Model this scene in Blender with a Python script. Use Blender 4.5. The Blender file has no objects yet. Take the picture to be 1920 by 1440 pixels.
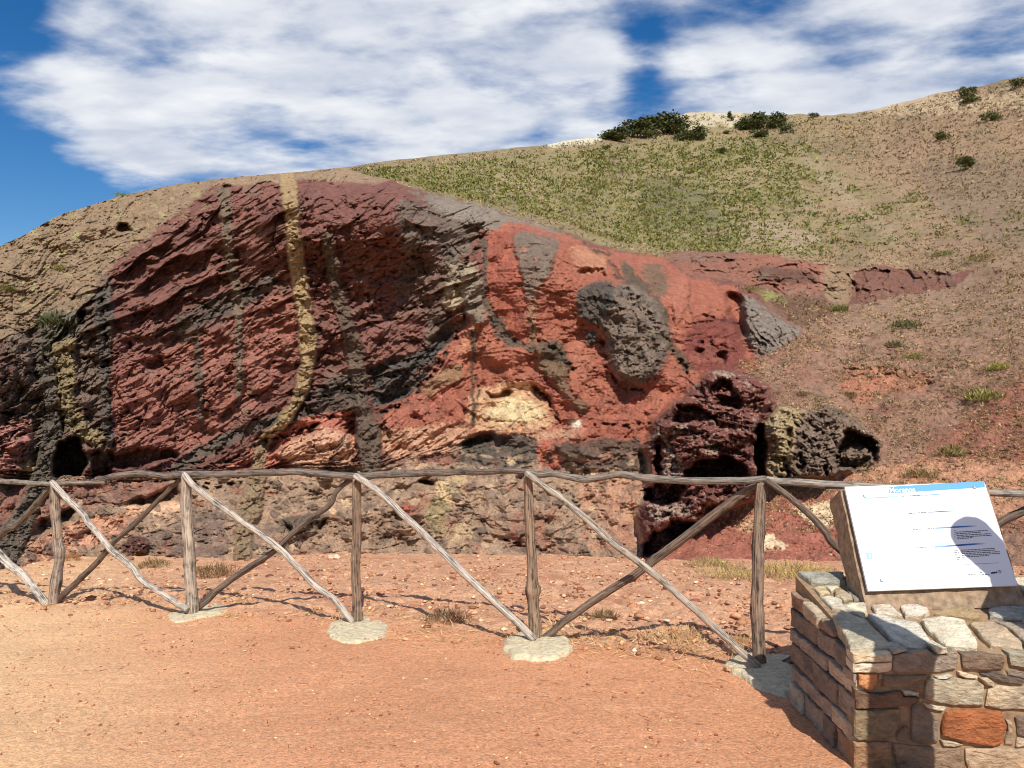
import bpy, bmesh, math, random
import numpy as np
from mathutils import Vector, Matrix

random.seed(7)
rng = np.random.default_rng(11)
SC = bpy.context.scene
COL = SC.collection

# ------------------------------------------------------------------ camera, sky, sun, exposure
F, U0, V0, HC = 1442.0, 960.0, 750.0, 1.6         # focal length in px of a 1920 px wide frame, principal column, horizon row, eye height
cam = bpy.data.cameras.new('camera')
camo = bpy.data.objects.new('camera', cam)
COL.objects.link(camo)
cam.sensor_fit = 'HORIZONTAL'; cam.sensor_width = 36.0
cam.lens = F / 1920 * 36.0
cam.shift_y = 30 / 1920.0
cam.clip_start = 0.05; cam.clip_end = 2000
camo.location = (0, 0, HC); camo.rotation_euler = (math.pi / 2, 0, 0)
SC.camera = camo

SUN_EL, SUN_AZ = math.radians(47), math.radians(9.5)   # the sun stands behind the camera, a little to the right
TO_SUN = Vector((math.sin(SUN_AZ) * math.cos(SUN_EL), -math.cos(SUN_AZ) * math.cos(SUN_EL), math.sin(SUN_EL)))
sl = bpy.data.lights.new('sun', 'SUN'); sl.energy = 4.3; sl.angle = math.radians(0.55); sl.color = (1.0, 0.955, 0.88)
slo = bpy.data.objects.new('sun', sl); COL.objects.link(slo)
slo.rotation_euler = TO_SUN.to_track_quat('Z', 'Y').to_euler()
slo.location = TO_SUN * 60

world = bpy.data.worlds.new('World'); SC.world = world; world.use_nodes = True


def build_world():
    nt = world.node_tree; nt.nodes.clear()
    N = lambda t, **k: _node(nt, t, **k)
    L = nt.links.new
    out = N('ShaderNodeOutputWorld')
    sky = N('ShaderNodeTexSky'); sky.sky_type = 'NISHITA'; sky.sun_disc = False
    sky.sun_elevation = SUN_EL; sky.sun_rotation = math.pi - SUN_AZ
    sky.air_density = 1.0; sky.dust_density = 0.25; sky.ozone_density = 2.2; sky.altitude = 100
    tc = N('ShaderNodeTexCoord')
    sep = N('ShaderNodeSeparateXYZ'); L(tc.outputs['Generated'], sep.inputs[0])

    def M(op, a, b=None, c=None, clamp=False):
        n = N('ShaderNodeMath'); n.operation = op; n.use_clamp = clamp
        for i, x in enumerate((a, b, c)):
            if x is None: continue
            if isinstance(x, (int, float)): n.inputs[i].default_value = x
            else: L(x, n.inputs[i])
        return n.outputs[0]
    az = M('ARCTAN2', sep.outputs[0], sep.outputs[1])
    el = M('ARCSINE', sep.outputs[2])
    # noise on a flat cloud deck seen in perspective
    zz = M('ADD', M('MAXIMUM', sep.outputs[2], 0.0), 0.12)
    comb = N('ShaderNodeCombineXYZ')
    L(M('DIVIDE', sep.outputs[0], zz), comb.inputs[0]); L(M('DIVIDE', sep.outputs[1], zz), comb.inputs[1])

    def noise(scale, detail, rough, dist, off, sx=1.0, sy=1.0):
        mp = N('ShaderNodeMapping'); L(comb.outputs[0], mp.inputs[0])
        mp.inputs['Location'].default_value = off; mp.inputs['Scale'].default_value = (sx, sy, 1); mp.inputs['Rotation'].default_value = (0, 0, 0.5)
        t = N('ShaderNodeTexNoise'); t.inputs['Scale'].default_value = scale; t.inputs['Detail'].default_value = detail
        t.inputs['Roughness'].default_value = rough; t.inputs['Distortion'].default_value = dist
        L(mp.outputs[0], t.inputs['Vector']); return t.outputs[0]
    n1 = noise(2.5, 8, 0.54, 0.15, (3.1, 1.7, 0), 0.75, 1.0)
    n2 = noise(6.5, 6, 0.55, 0.1, (8.1, 4.7, 0), 0.8, 1.2)
    nsoft = noise(5.0, 4, 0.45, 0.0, (1.1, 9.7, 0), 0.6, 1.2)
    # cloud banks: where on the sky (azimuth, elevation in radians) the deck thickens or opens
    acc = None
    for (u, v, ru, rv, w) in CLOUD_BANKS:
        a0 = math.atan2((u - U0) / F, 1); e0 = math.atan2((V0 - v) / F, math.hypot(1, (u - U0) / F))
        ra, re = ru / F, rv / F
        dx = M('DIVIDE', M('SUBTRACT', az, a0), ra); dy = M('DIVIDE', M('SUBTRACT', el, e0), re)
        d2 = M('ADD', M('MULTIPLY', dx, dx), M('MULTIPLY', dy, dy))
        g = M('MULTIPLY', M('POWER', 2.71828, M('MULTIPLY', d2, -1.0)), w)
        acc = g if acc is None else M('ADD', acc, g)
    acc = M('MINIMUM', M('MAXIMUM', acc, -0.6), 0.23)
    dens = M('ADD', M('ADD', M('MULTIPLY', n1, 1.30), M('MULTIPLY', n2, 0.42)), acc)
    mr = N('ShaderNodeMapRange'); mr.interpolation_type = 'SMOOTHSTEP'
    L(dens, mr.inputs['Value']); mr.inputs['From Min'].default_value = 0.76; mr.inputs['From Max'].default_value = 1.13
    cov = M('MULTIPLY', mr.outputs[0], M('MULTIPLY', sep.outputs[2], 25.0, clamp=True))
    # thick parts are a little greyer below
    cr = N('ShaderNodeMapRange'); L(M('ADD', M('MULTIPLY', nsoft, 0.7), M('MULTIPLY', n2, 0.5)), cr.inputs['Value'])
    cr.inputs['From Min'].default_value = 0.42; cr.inputs['From Max'].default_value = 0.78
    cc = N('ShaderNodeMix'); cc.data_type = 'RGBA'
    L(cr.outputs[0], cc.inputs[0]); cc.inputs[6].default_value = (6.0, 6.6, 7.9, 1); cc.inputs[7].default_value = (10.4, 10.5, 10.7, 1)
    hs = N('ShaderNodeHueSaturation'); hs.inputs['Saturation'].default_value = 1.42; hs.inputs['Value'].default_value = SKY_VALUE; hs.inputs['Hue'].default_value = 0.506
    L(sky.outputs[0], hs.inputs['Color'])
    mx = N('ShaderNodeMix'); mx.data_type = 'RGBA'
    L(M('MULTIPLY', cov, 0.95), mx.inputs[0]); L(hs.outputs[0], mx.inputs[6]); L(cc.outputs[2], mx.inputs[7])
    bg = N('ShaderNodeBackground'); bg.inputs['Strength'].default_value = 0.076
    L(mx.outputs[2], bg.inputs['Color']); L(bg.outputs[0], out.inputs['Surface'])


def _node(nt, t, **k):
    n = nt.nodes.new(t)
    for a, b in k.items(): setattr(n, a, b)
    return n


SKY_VALUE = 1.12
CLOUD_BANKS = [  # (u, v, radius u, radius v, weight)
    (560, 170, 360, 190, 0.30), (650, 20, 300, 70, .2), (320, 60, 180, 60, .16), (250, 150, 190, 110, 0.20), (820, 240, 230, 80, 0.18), (900, 100, 190, 110, 0.16), (420, 290, 260, 60, 0.16),
    (1130, 180, 110, 110, 0.22), (1420, 130, 170, 80, 0.26), (1650, 90, 230, 90, 0.22), (1080, 60, 110, 120, 0.12), (1560, 190, 190, 40, 0.22),
    (10, 330, 130, 170, -0.42), (20, 40, 110, 70, -0.26), (130, 110, 140, 60, .16), (1020, 235, 60, 40, -0.22), (1205, 120, 60, 100, -0.34), (700, 250, 200, 26, -.12), (420, 130, 120, 24, -.10), (1840, 60, 140, 60, 0.1), (1400, 20, 90, 50, -0.16), (1230, 215, 120, 40, -0.10)]
build_world()
SC.view_settings.view_transform = 'Standard'; SC.view_settings.look = 'None'
SC.view_settings.gamma = 1; SC.view_settings.use_curve_mapping = False
SC.view_settings.exposure = 0.28
SC.render.engine = 'CYCLES'
SC.cycles.pixel_filter_type = 'BLACKMAN_HARRIS'; SC.cycles.filter_width = 1.05


# ------------------------------------------------------------------ helpers
def lin(c):
    c = np.asarray(c, float) / 255.0
    return np.where(c <= 0.04045, c / 12.92, ((c + 0.055) / 1.055) ** 2.4)


def ray(u, v, d):
    return Vector(((u - U0) / F * d, d, HC + (V0 - v) / F * d))


def _hash(ix, iy, seed):
    h = ix.astype(np.uint32) * np.uint32(374761393) + iy.astype(np.uint32) * np.uint32(668265263) + np.uint32((seed * 974711) & 0xffffffff)
    h = (h ^ (h >> np.uint32(13))) * np.uint32(1274126177)
    h = (h ^ (h >> np.uint32(16))) * np.uint32(2246822519)
    return (h ^ (h >> np.uint32(15))) & np.uint32(0xffff)


_A = np.arange(65536) / 65536.0 * 2 * np.pi
_GX, _GY = np.cos(_A).astype(np.float32), np.sin(_A).astype(np.float32)


def perlin(x, y, seed=0):
    x = np.asarray(x, np.float32); y = np.asarray(y, np.float32)
    x0 = np.floor(x); y0 = np.floor(y)
    fx = x - x0; fy = y - y0
    ix = x0.astype(np.int32); iy = y0.astype(np.int32)
    sx = fx * fx * fx * (fx * (fx * 6 - 15) + 10); sy = fy * fy * fy * (fy * (fy * 6 - 15) + 10)

    def g(ax, ay):
        h = _hash(ix + ax, iy + ay, seed)
        return _GX[h] * (fx - ax) + _GY[h] * (fy - ay)
    a = g(0, 0); b = g(1, 0); c = g(0, 1); d = g(1, 1)
    return ((a + sx * (b - a)) + sy * ((c + sx * (d - c)) - (a + sx * (b - a)))) * 1.5


def fbm(x, y, seed=0, octs=4, gain=0.5):
    s = 0; a = 1.0; t = 0
    for i in range(octs):
        s = s + a * perlin(x * 2 ** i, y * 2 ** i, seed + i * 17); t += a; a *= gain
    return s / t


def ridged(x, y, seed=0, octs=4, gain=0.5):
    s = 0; a = 1.0; t = 0
    for i in range(octs):
        s = s + a * (1 - np.abs(perlin(x * 2 ** i, y * 2 ** i, seed + i * 31)) * 1.6); t += a; a *= gain
    return s / t


def worley(x, y, seed=0):
    """distance to the nearest and second nearest cell point, and the cell's random number"""
    x = np.asarray(x, np.float32); y = np.asarray(y, np.float32)
    ix = np.floor(x).astype(np.int32); iy = np.floor(y).astype(np.int32)
    f1 = np.full(x.shape, 9.0, np.float32); f2 = f1.copy(); cid = np.zeros(x.shape, np.float32)
    for dx in (-1, 0, 1):
        for dy in (-1, 0, 1):
            h = _hash(ix + dx, iy + dy, seed); h2 = _hash(ix + dx, iy + dy, seed + 101)
            d = np.hypot(ix + dx + h / 65536.0 - x, iy + dy + h2 / 65536.0 - y)
            near = d < f1
            f2 = np.where(near, f1, np.minimum(f2, d)); cid = np.where(near, ((h * 7 + h2) % 997) / 997.0, cid); f1 = np.where(near, d, f1)
    return f1, f2, cid


def facets(x, y, seed, slope=0.9, wob=0.22):
    """broken rock: every cell is a small tilted plane standing at its own height, with sharp steps between"""
    x = np.asarray(x, np.float32); y = np.asarray(y, np.float32)
    x, y = x + wob * perlin(x * 1.7, y * 1.7, seed + 7), y + wob * perlin(x * 1.7 + 9.1, y * 1.7, seed + 8)
    ix = np.floor(x).astype(np.int32); iy = np.floor(y).astype(np.int32)
    f1 = np.full(x.shape, 9.0, np.float32); out = np.zeros(x.shape, np.float32)
    for dx in (-1, 0, 1):
        for dy in (-1, 0, 1):
            h = _hash(ix + dx, iy + dy, seed); h2 = _hash(ix + dx, iy + dy, seed + 101)
            ox = ix + dx + h / np.float32(65536.0) - x; oy = iy + dy + h2 / np.float32(65536.0) - y
            d = ox * ox + oy * oy
            k = (h * 7 + h2 * 3) & 0xffff
            val = ((h ^ h2) & 0x3ff) / np.float32(1023.0) - .5 + slope * (ox * _GX[k] + oy * _GY[k])
            near = d < f1
            f1 = np.where(near, d, f1); out = np.where(near, val, out)
    return out


def sstep(a, b, x):
    t = np.clip((x - a) / (b - a), 0, 1)
    return t * t * (3 - 2 * t)


def in_poly(u, v, pts):
    pts = np.asarray(pts, float)
    r = np.zeros(u.shape, bool)
    lo, hi = pts.min(0), pts.max(0)
    idx = np.nonzero((u >= lo[0]) & (u <= hi[0]) & (v >= lo[1]) & (v <= hi[1]))
    if len(idx[0]) == 0: return r
    x, y = u[idx], v[idx]; k = np.zeros(x.shape, bool)
    n = len(pts); j = n - 1
    for i in range(n):
        xi, yi = pts[i]; xj, yj = pts[j]
        if yi != yj:
            k ^= ((yi > y) != (yj > y)) & (x < (xj - xi) * (y - yi) / (yj - yi) + xi)
        j = i
    r[idx] = k
    return r


def blur(a, n, passes=2):
    a = np.asarray(a, np.float32)
    for _ in range(passes):
        for ax in (0, 1):
            p = np.pad(a, [(n + 1, n) if i == ax else (0, 0) for i in (0, 1)], mode='edge')
            c = np.cumsum(p, axis=ax, dtype=np.float64)
            if ax == 0: a = (c[2 * n + 1:] - c[:-2 * n - 1]) / (2 * n + 1)
            else: a = (c[:, 2 * n + 1:] - c[:, :-2 * n - 1]) / (2 * n + 1)
    return a.astype(np.float32)


def mesh_np(name, V, Fc, mat, parent=None, colors=None, smooth=False):
    """V (n,3), Fc (m,3) or (m,4) index array -> one mesh object"""
    V = np.ascontiguousarray(V, np.float32); Fc = np.ascontiguousarray(Fc, np.int32)
    me = bpy.data.meshes.new(name)
    k = Fc.shape[1]
    me.vertices.add(len(V)); me.vertices.foreach_set('co', V.ravel())
    me.loops.add(Fc.size); me.loops.foreach_set('vertex_index', Fc.ravel())
    me.polygons.add(len(Fc)); me.polygons.foreach_set('loop_start', np.arange(0, Fc.size, k, dtype=np.int32))
    me.polygons.foreach_set('loop_total', np.full(len(Fc), k, np.int32))
    if smooth: me.polygons.foreach_set('use_smooth', np.ones(len(Fc), bool))
    if colors is not None:
        at = me.color_attributes.new('Col', 'FLOAT_COLOR', 'POINT')
        c = np.ones((len(V), 4), np.float32); c[:, :3] = colors
        at.data.foreach_set('color', c.ravel())
    me.update(calc_edges=True); me.validate()
    if mat: me.materials.append(mat)
    o = bpy.data.objects.new(name, me); COL.objects.link(o)
    if parent: o.parent = parent
    return o


def mesh_py(name, V, Fc, mat, parent=None, smooth=False):
    me = bpy.data.meshes.new(name); me.from_pydata([tuple(v) for v in V], [], Fc); me.update()
    if mat: me.materials.append(mat)
    if smooth:
        for p in me.polygons: p.use_smooth = True
    o = bpy.data.objects.new(name, me); COL.objects.link(o)
    if parent: o.parent = parent
    return o


def tag(o, label=None, cat=None, group=None, kind=None):
    if label: o['label'] = label
    if cat: o['category'] = cat
    if group: o['group'] = group
    if kind: o['kind'] = kind
    return o


def empty(name, loc):
    o = bpy.data.objects.new(name, None); COL.objects.link(o); o.location = loc; o.empty_display_size = 0.1
    return o


def put(o, parent):
    """parent o (built in world coordinates) to an Empty without moving it"""
    o.parent = parent; o.matrix_parent_inverse = Matrix.Translation(-Vector(parent.location))
    return o


# ------------------------------------------------------------------ materials
def new_mat(name):
    m = bpy.data.materials.new(name); m.use_nodes = True
    nt = m.node_tree; b = nt.nodes['Principled BSDF']
    b.inputs['Roughness'].default_value = 0.9
    b.inputs['Specular IOR Level'].default_value = 0.2
    return m, nt, b


def tex_noise(nt, vec, scale, detail=4, rough=0.55, dist=0.0):
    t = nt.nodes.new('ShaderNodeTexNoise'); t.inputs['Scale'].default_value = scale; t.inputs['Detail'].default_value = detail
    t.inputs['Roughness'].default_value = rough; t.inputs['Distortion'].default_value = dist
    nt.links.new(vec, t.inputs['Vector']); return t.outputs[0]


def maprange(nt, val, a, b, c, d):
    m = nt.nodes.new('ShaderNodeMapRange'); nt.links.new(val, m.inputs[0])
    for i, x in enumerate((a, b, c, d)): m.inputs[i + 1].default_value = x
    return m.outputs[0]


def mathn(nt, op, a, b):
    m = nt.nodes.new('ShaderNodeMath'); m.operation = op
    for i, x in enumerate((a, b)):
        if isinstance(x, (int, float)): m.inputs[i].default_value = x
        else: nt.links.new(x, m.inputs[i])
    return m.outputs[0]


def scale_color(nt, col, fac):
    m = nt.nodes.new('ShaderNodeVectorMath'); m.operation = 'SCALE'
    nt.links.new(col, m.inputs[0]); nt.links.new(fac, m.inputs['Scale']); return m.outputs[0]


def bump(nt, b, h, strength, dist):
    n = nt.nodes.new('ShaderNodeBump'); n.inputs['Strength'].default_value = strength; n.inputs['Distance'].default_value = dist
    nt.links.new(h, n.inputs['Height']); nt.links.new(n.outputs[0], b.inputs['Normal'])


def attr_mat(name, s1, s2, lo, hi, bscale, bdist, bstr=0.8, rough=0.92):
    """colour from the mesh's own Col attribute, broken up by two noises, with fine relief"""
    m, nt, b = new_mat(name)
    a = nt.nodes.new('ShaderNodeAttribute'); a.attribute_name = 'Col'
    tc = nt.nodes.new('ShaderNodeTexCoord'); vec = tc.outputs['Object']
    n = mathn(nt, 'ADD', mathn(nt, 'MULTIPLY', tex_noise(nt, vec, s1, 5, 0.6), 0.5), mathn(nt, 'MULTIPLY', tex_noise(nt, vec, s2, 4, 0.65), 0.5))
    f = maprange(nt, n, 0.3, 0.7, lo, hi)
    nt.links.new(scale_color(nt, a.outputs['Color'], f), b.inputs['Base Color'])
    hgt = mathn(nt, 'ADD', tex_noise(nt, vec, bscale, 6, 0.65), mathn(nt, 'MULTIPLY', tex_noise(nt, vec, bscale * .36, 4, 0.7), 0.7))
    bump(nt, b, hgt, bstr, bdist)
    b.inputs['Roughness'].default_value = rough
    return m


def flat_mat(name, col, rough=0.8, var=0.0, scale=20, bdist=0.0, spec=0.2, metallic=0):
    m, nt, b = new_mat(name)
    b.inputs['Roughness'].default_value = rough; b.inputs['Specular IOR Level'].default_value = spec; b.inputs['Metallic'].default_value = metallic
    c = lin(col)
    if var > 0:
        rgb = nt.nodes.new('ShaderNodeRGB'); rgb.outputs[0].default_value = (*c, 1)
        tc = nt.nodes.new('ShaderNodeTexCoord')
        n = tex_noise(nt, tc.outputs['Object'], scale, 5, 0.6)
        nt.links.new(scale_color(nt, rgb.outputs[0], maprange(nt, n, 0.3, 0.7, 1 - var, 1 + var)), b.inputs['Base Color'])
        if bdist > 0: bump(nt, b, n, 0.8, bdist)
    else:
        b.inputs['Base Color'].default_value = (*c, 1)
    return m


MAT_ROCK = attr_mat('rock', 5.0, 24.0, 0.50, 1.50, 16.0, 0.07, 1.0)
MAT_HILL = attr_mat('dry_hillside', 0.6, 3.0, 0.72, 1.28, 7.0, 0.10, 0.9)
MAT_SOIL = attr_mat('soil', 48.0, 110.0, 0.45, 1.55, 95.0, 0.014, 0.9)
MAT_PEBBLE = attr_mat('pebble', 9.0, 60.0, 0.8, 1.2, 80.0, 0.003, 0.6)
MAT_LEAF = attr_mat('leaf', 1.0, 8.0, 0.75, 1.25, 20.0, 0.002, 0.3, 0.7)


def wood_mat():
    m, nt, b = new_mat('weathered_wood')
    oi = nt.nodes.new('ShaderNodeObjectInfo')
    uv = nt.nodes.new('ShaderNodeUVMap'); uv.uv_map = 'UVMap'
    mp = nt.nodes.new('ShaderNodeMapping'); mp.inputs['Scale'].default_value = (26, 3.0, 1); nt.links.new(uv.outputs[0], mp.inputs[0])
    fib = tex_noise(nt, mp.outputs[0], 1.0, 6, 0.65, 0.4)
    mp2 = nt.nodes.new('ShaderNodeMapping'); mp2.inputs['Scale'].default_value = (5, 12.0, 1); nt.links.new(uv.outputs[0], mp2.inputs[0])
    pat = tex_noise(nt, mp2.outputs[0], 1.0, 4, 0.6, 0.6)
    h = mathn(nt, 'ADD', mathn(nt, 'MULTIPLY', fib, 0.6), mathn(nt, 'MULTIPLY', pat, 0.4))
    mul = nt.nodes.new('ShaderNodeVectorMath'); mul.operation = 'SCALE'
    nt.links.new(oi.outputs['Color'], mul.inputs[0]); nt.links.new(maprange(nt, h, 0.40, 0.58, 0.16, 1.3), mul.inputs['Scale'])
    mx = nt.nodes.new('ShaderNodeMix'); mx.data_type = 'RGBA'; mx.blend_type = 'MULTIPLY'
    nt.links.new(maprange(nt, pat, 0.5, 0.7, 0, 0.6), mx.inputs[0]); nt.links.new(mul.outputs[0], mx.inputs[6]); mx.inputs[7].default_value = (0.75, 0.6, 0.45, 1)
    nt.links.new(mx.outputs[2], b.inputs['Base Color'])
    bump(nt, b, h, 1.0, 0.02)
    return m


MAT_WOOD = wood_mat()


def stone_mat():
    m, nt, b = new_mat('field_stone')
    oi = nt.nodes.new('ShaderNodeObjectInfo')
    tc = nt.nodes.new('ShaderNodeTexCoord')
    off = nt.nodes.new('ShaderNodeVectorMath'); off.operation = 'ADD'
    nt.links.new(tc.outputs['Object'], off.inputs[0])
    cmb = nt.nodes.new('ShaderNodeCombineXYZ'); nt.links.new(mathn(nt, 'MULTIPLY', oi.outputs['Random'], 37.0), cmb.inputs[0]); nt.links.new(mathn(nt, 'MULTIPLY', oi.outputs['Random'], 11.0), cmb.inputs[2])
    nt.links.new(cmb.outputs[0], off.inputs[1])
    v = off.outputs[0]
    mp = nt.nodes.new('ShaderNodeMapping'); mp.inputs['Scale'].default_value = (1, 1, 1.7); mp.inputs['Rotation'].default_value = (0, 0.25, 0); nt.links.new(v, mp.inputs[0])
    a = tex_noise(nt, mp.outputs[0], 7, 6, 0.66, 0.15); c = tex_noise(nt, mp.outputs[0], 38, 5, 0.65)
    n = mathn(nt, 'ADD', mathn(nt, 'MULTIPLY', a, 0.6), mathn(nt, 'MULTIPLY', c, 0.4))
    base = scale_color(nt, oi.outputs['Color'], maprange(nt, n, 0.36, 0.64, 0.6, 1.4))
    mx = nt.nodes.new('ShaderNodeMix'); mx.data_type = 'RGBA'; mx.blend_type = 'MULTIPLY'
    nt.links.new(maprange(nt, tex_noise(nt, v, 4.5, 4, 0.6, 0.8), 0.54, 0.70, 0, 0.42), mx.inputs[0]); nt.links.new(base, mx.inputs[6]); mx.inputs[7].default_value = (0.95, 0.68, 0.42, 1)
    nt.links.new(mx.outputs[2], b.inputs['Base Color'])
    bump(nt, b, mathn(nt, 'ADD', n, mathn(nt, 'MULTIPLY', tex_noise(nt, mp.outputs[0], 16, 6, 0.7, 0.2), 0.8)), 1.0, 0.035)
    return m


MAT_STONE = stone_mat()
MAT_MORTAR = flat_mat('mortar', (150, 124, 96), 0.95, 0.35, 25, 0.012)
MAT_CONCRETE = flat_mat('cement_footing', (204, 188, 156), 0.95, 0.28, 30, 0.02)
MAT_BLOCK = flat_mat('sign_block_stone', (150, 128, 105), 0.9, 0.40, 28, 0.012)

# ------------------------------------------------------------------ ground (path and gravel bank)
_gy = np.array([-40, -12, 0, 3.0, 4.5, 5.8, 7.2, 9.0, 12.0, 13.0, 16.0, 30])
_gz = np.array([0.2, 0.18, 0.13, 0.075, 0.0, -0.07, -0.14, -0.40, -0.86, -1.0, -1.5, -3.5])


def ground_z(x, y):
    x = np.asarray(x, float); y = np.asarray(y, float)
    z = (np.interp(y - 0.35, _gy, _gz) + np.interp(y, _gy, _gz) + np.interp(y + 0.35, _gy, _gz)) / 3
    z = z - 0.05 * np.maximum(0, -2.2 - x) * sstep(3.5, 6.5, y) * (1 - sstep(8, 12, y))
    return z


def bank_edge(x):      # where the trodden path gives way to the gravel bank (y as a function of x)
    return np.interp(x, [-30, -4.2, -2.6, -1.1, 0.2, 1.5, 3, 30], [7.0, 6.75, 6.1, 5.75, 5.2, 4.75, 4.3, 3.0]) + 0.02


def build_ground():
    xs = np.concatenate([np.linspace(-60, -9, 34), np.arange(-8.6, -4.6, 0.05), np.arange(-4.6, 2.6, 0.022), np.arange(2.6, 8, 0.06), np.linspace(8.2, 60, 34)])
    ys = np.concatenate([np.linspace(-40, 1.5, 30), np.arange(1.7, 3.0, 0.06), np.arange(3.0, 7.4, 0.022), np.arange(7.4, 13.5, 0.04), np.linspace(13.7, 16.5, 12)])
    X, Y = np.meshgrid(xs, ys)
    Z = ground_z(X, Y)
    e = bank_edge(X) + 0.16 * fbm(X / 0.7, Y / 0.7, 5, 4)
    b = sstep(-0.2, 0.35, Y - e)
    Z += 0.012 * fbm(X / 0.6, Y / 0.6, 3, 3) + b * (0.045 * fbm(X / 0.55, Y / 0.55, 8, 4) + 0.035 * fbm(X / 0.10, Y / 0.10, 9, 3)) + (1 - b) * 0.007 * fbm(X / 0.07, Y / 0.07, 12, 3)
    sandy = sstep(-0.4, -3.4, X + 0.42 * (Y - 4.5) + 0.35 * fbm(X / 1.2, Y / 1.2, 21, 4) + 0.6)
    red = np.array(lin((216, 154, 114))); sand = np.array(lin((240, 198, 150)))
    C = red + (sand - red) * sandy[..., None]
    blotch = fbm(X / 0.9, Y / 0.5, 31, 5)
    C = C * (1 + 0.16 * blotch)[..., None]
    pale = sstep(0.1, 0.6, fbm(X / 0.35, Y / 0.2, 35, 4))
    C = C + (np.array(lin((232, 180, 138))) - C) * (0.28 * pale * (1 - b))[..., None]
    ch = fbm(X / 0.14, Y / 0.14, 41, 4); ch2 = fbm(X / 0.6, Y / 0.6, 45, 4)
    bank = np.array(lin((204, 156, 122))) * (1 + 0.38 * ch)[..., None]
    bank = bank + (np.array(lin((174, 112, 84))) - bank) * (sstep(0.0, 0.5, ch2) * 0.6)[..., None]
    bank = bank + (np.array(lin((226, 184, 138))) - bank) * (sandy * 0.6)[..., None]
    C = C + (bank - C) * (b * 0.95)[..., None]
    C = np.clip(C, 0.01, 0.9)
    h, w = X.shape
    idx = np.arange(h * w).reshape(h, w)
    Fc = np.stack([idx[:-1, :-1], idx[:-1, 1:], idx[1:, 1:], idx[1:, :-1]], -1).reshape(-1, 4)
    o = mesh_np('ground', np.stack([X, Y, Z], -1).reshape(-1, 3), Fc, MAT_SOIL, None, C.reshape(-1, 3), True)
    tag(o, kind='structure')


build_ground()

# ------------------------------------------------------------------ cliff, slope and hillside
SKY_U = [-520, -160, 0, 50, 100, 170, 230, 330, 420, 560, 640, 740, 850, 950, 1020, 1060, 1120, 1180, 1240, 1280, 1320, 1380, 1430, 1480, 1560, 1640, 1700, 1760, 1840, 1900, 1940, 2100, 2640]
SKY_V = [700, 550, 462, 438, 408, 384, 366, 346, 334, 322, 314, 300, 289, 279, 272, 264, 257, 247, 232, 214, 210, 212, 216, 214, 216, 206, 190, 174, 161, 147, 141, 122, 70]
FOOT_U = [-520, -160, 0, 200, 420, 640, 960, 1130, 1240, 1400, 1560, 1900, 2100, 2640]
FOOT_V = [1090, 1078, 1062, 1044, 1048, 1038, 1040, 1046, 1052, 1050, 1052, 1062, 1070, 1082]


def ground_hit(u, v):
    lo, hi = 4.0, 15.0
    k = (v - V0) / F
    lo = np.full(np.shape(u), 4.0); hi = np.full(np.shape(u), 16.0)
    for _ in range(40):
        m = (lo + hi) / 2
        above = HC - m * k > ground_z((u - U0) / F * m, m)
        lo = np.where(above, m, lo); hi = np.where(above, hi, m)
    return lo


CTRL = """0,900,13.0 0,700,14.0 0,560,15.2 0,465,16.6 -160,900,12.4 -160,560,14.8 150,900,13.9 150,650,15.4 150,400,18.2
300,900,14.2 300,700,15.3 300,500,17.0 300,350,19.6 430,900,14.6 430,700,15.6 430,500,16.8 430,340,19.0 560,900,14.6 560,700,15.9 560,500,17.0 560,345,18.4 560,323,20.5
750,950,13.9 750,850,14.9 750,700,16.2 750,500,17.5 750,350,19.4 700,330,22 640,316,23.5 900,950,13.9 900,850,14.8 900,600,16.6 900,440,18.4 900,390,20
1050,950,13.7 1050,850,14.6 1050,600,16.6 1050,450,19.0 1060,435,20.5 1200,900,14.0 1200,800,14.8 1200,600,16.8 1200,490,20.5 1240,480,23
1300,800,14.6 1300,650,16.8 1300,540,19.5 1400,700,16.4 1400,600,18.5 1400,520,22 1330,478,26 1450,560,21.5 1450,650,18.2
1240,950,13.6 1300,1000,12.4 1430,940,12.6 1430,1010,11.9 1560,940,12.4 1500,900,13.2 1700,880,13.2 1920,900,12.6 2080,900,12.3 1500,760,15.4 1600,700,17.2 1700,700,17.0 1750,790,14.8 1920,700,15.6 2080,700,15.0
1550,640,18.8 1700,600,20.5 1920,560,21 2080,560,20 1600,550,24 1700,545,25 1550,500,29 1700,500,31 1900,480,27 2080,480,23
800,292,42 950,280,56 1040,270,66 1120,258,76 1240,232,95 1320,211,102 1480,214,100 1640,206,95 1760,174,88 1900,147,80 2080,125,74
820,350,25 900,340,30 980,385,23.5 1050,400,26 1150,430,28 1100,340,46 1000,310,46 1250,450,30 1250,380,43 1250,300,66 1400,440,34 1400,350,54 1400,270,80 1550,440,37 1550,340,56 1550,260,80
1700,430,38 1700,340,52 1700,250,73 1900,430,33 1900,340,44 1900,230,64 2080,430,29 2080,300,44 2640,900,12.2 2640,700,15 2640,500,22 2640,300,40 2640,80,66 -520,900,12 -520,730,13.5"""
CTRL = np.array([[float(x) for x in t.split(',')] for t in CTRL.split()])
ftu = np.array([-520, -160, 0, 200, 420, 640, 850, 1050, 1240, 1400, 1560, 1750, 1900, 2080, 2640], float)
ftv = np.interp(ftu, FOOT_U, FOOT_V)
CTRL = np.vstack([CTRL, np.stack([ftu, ftv, ground_hit(ftu, ftv)], 1)])


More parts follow.
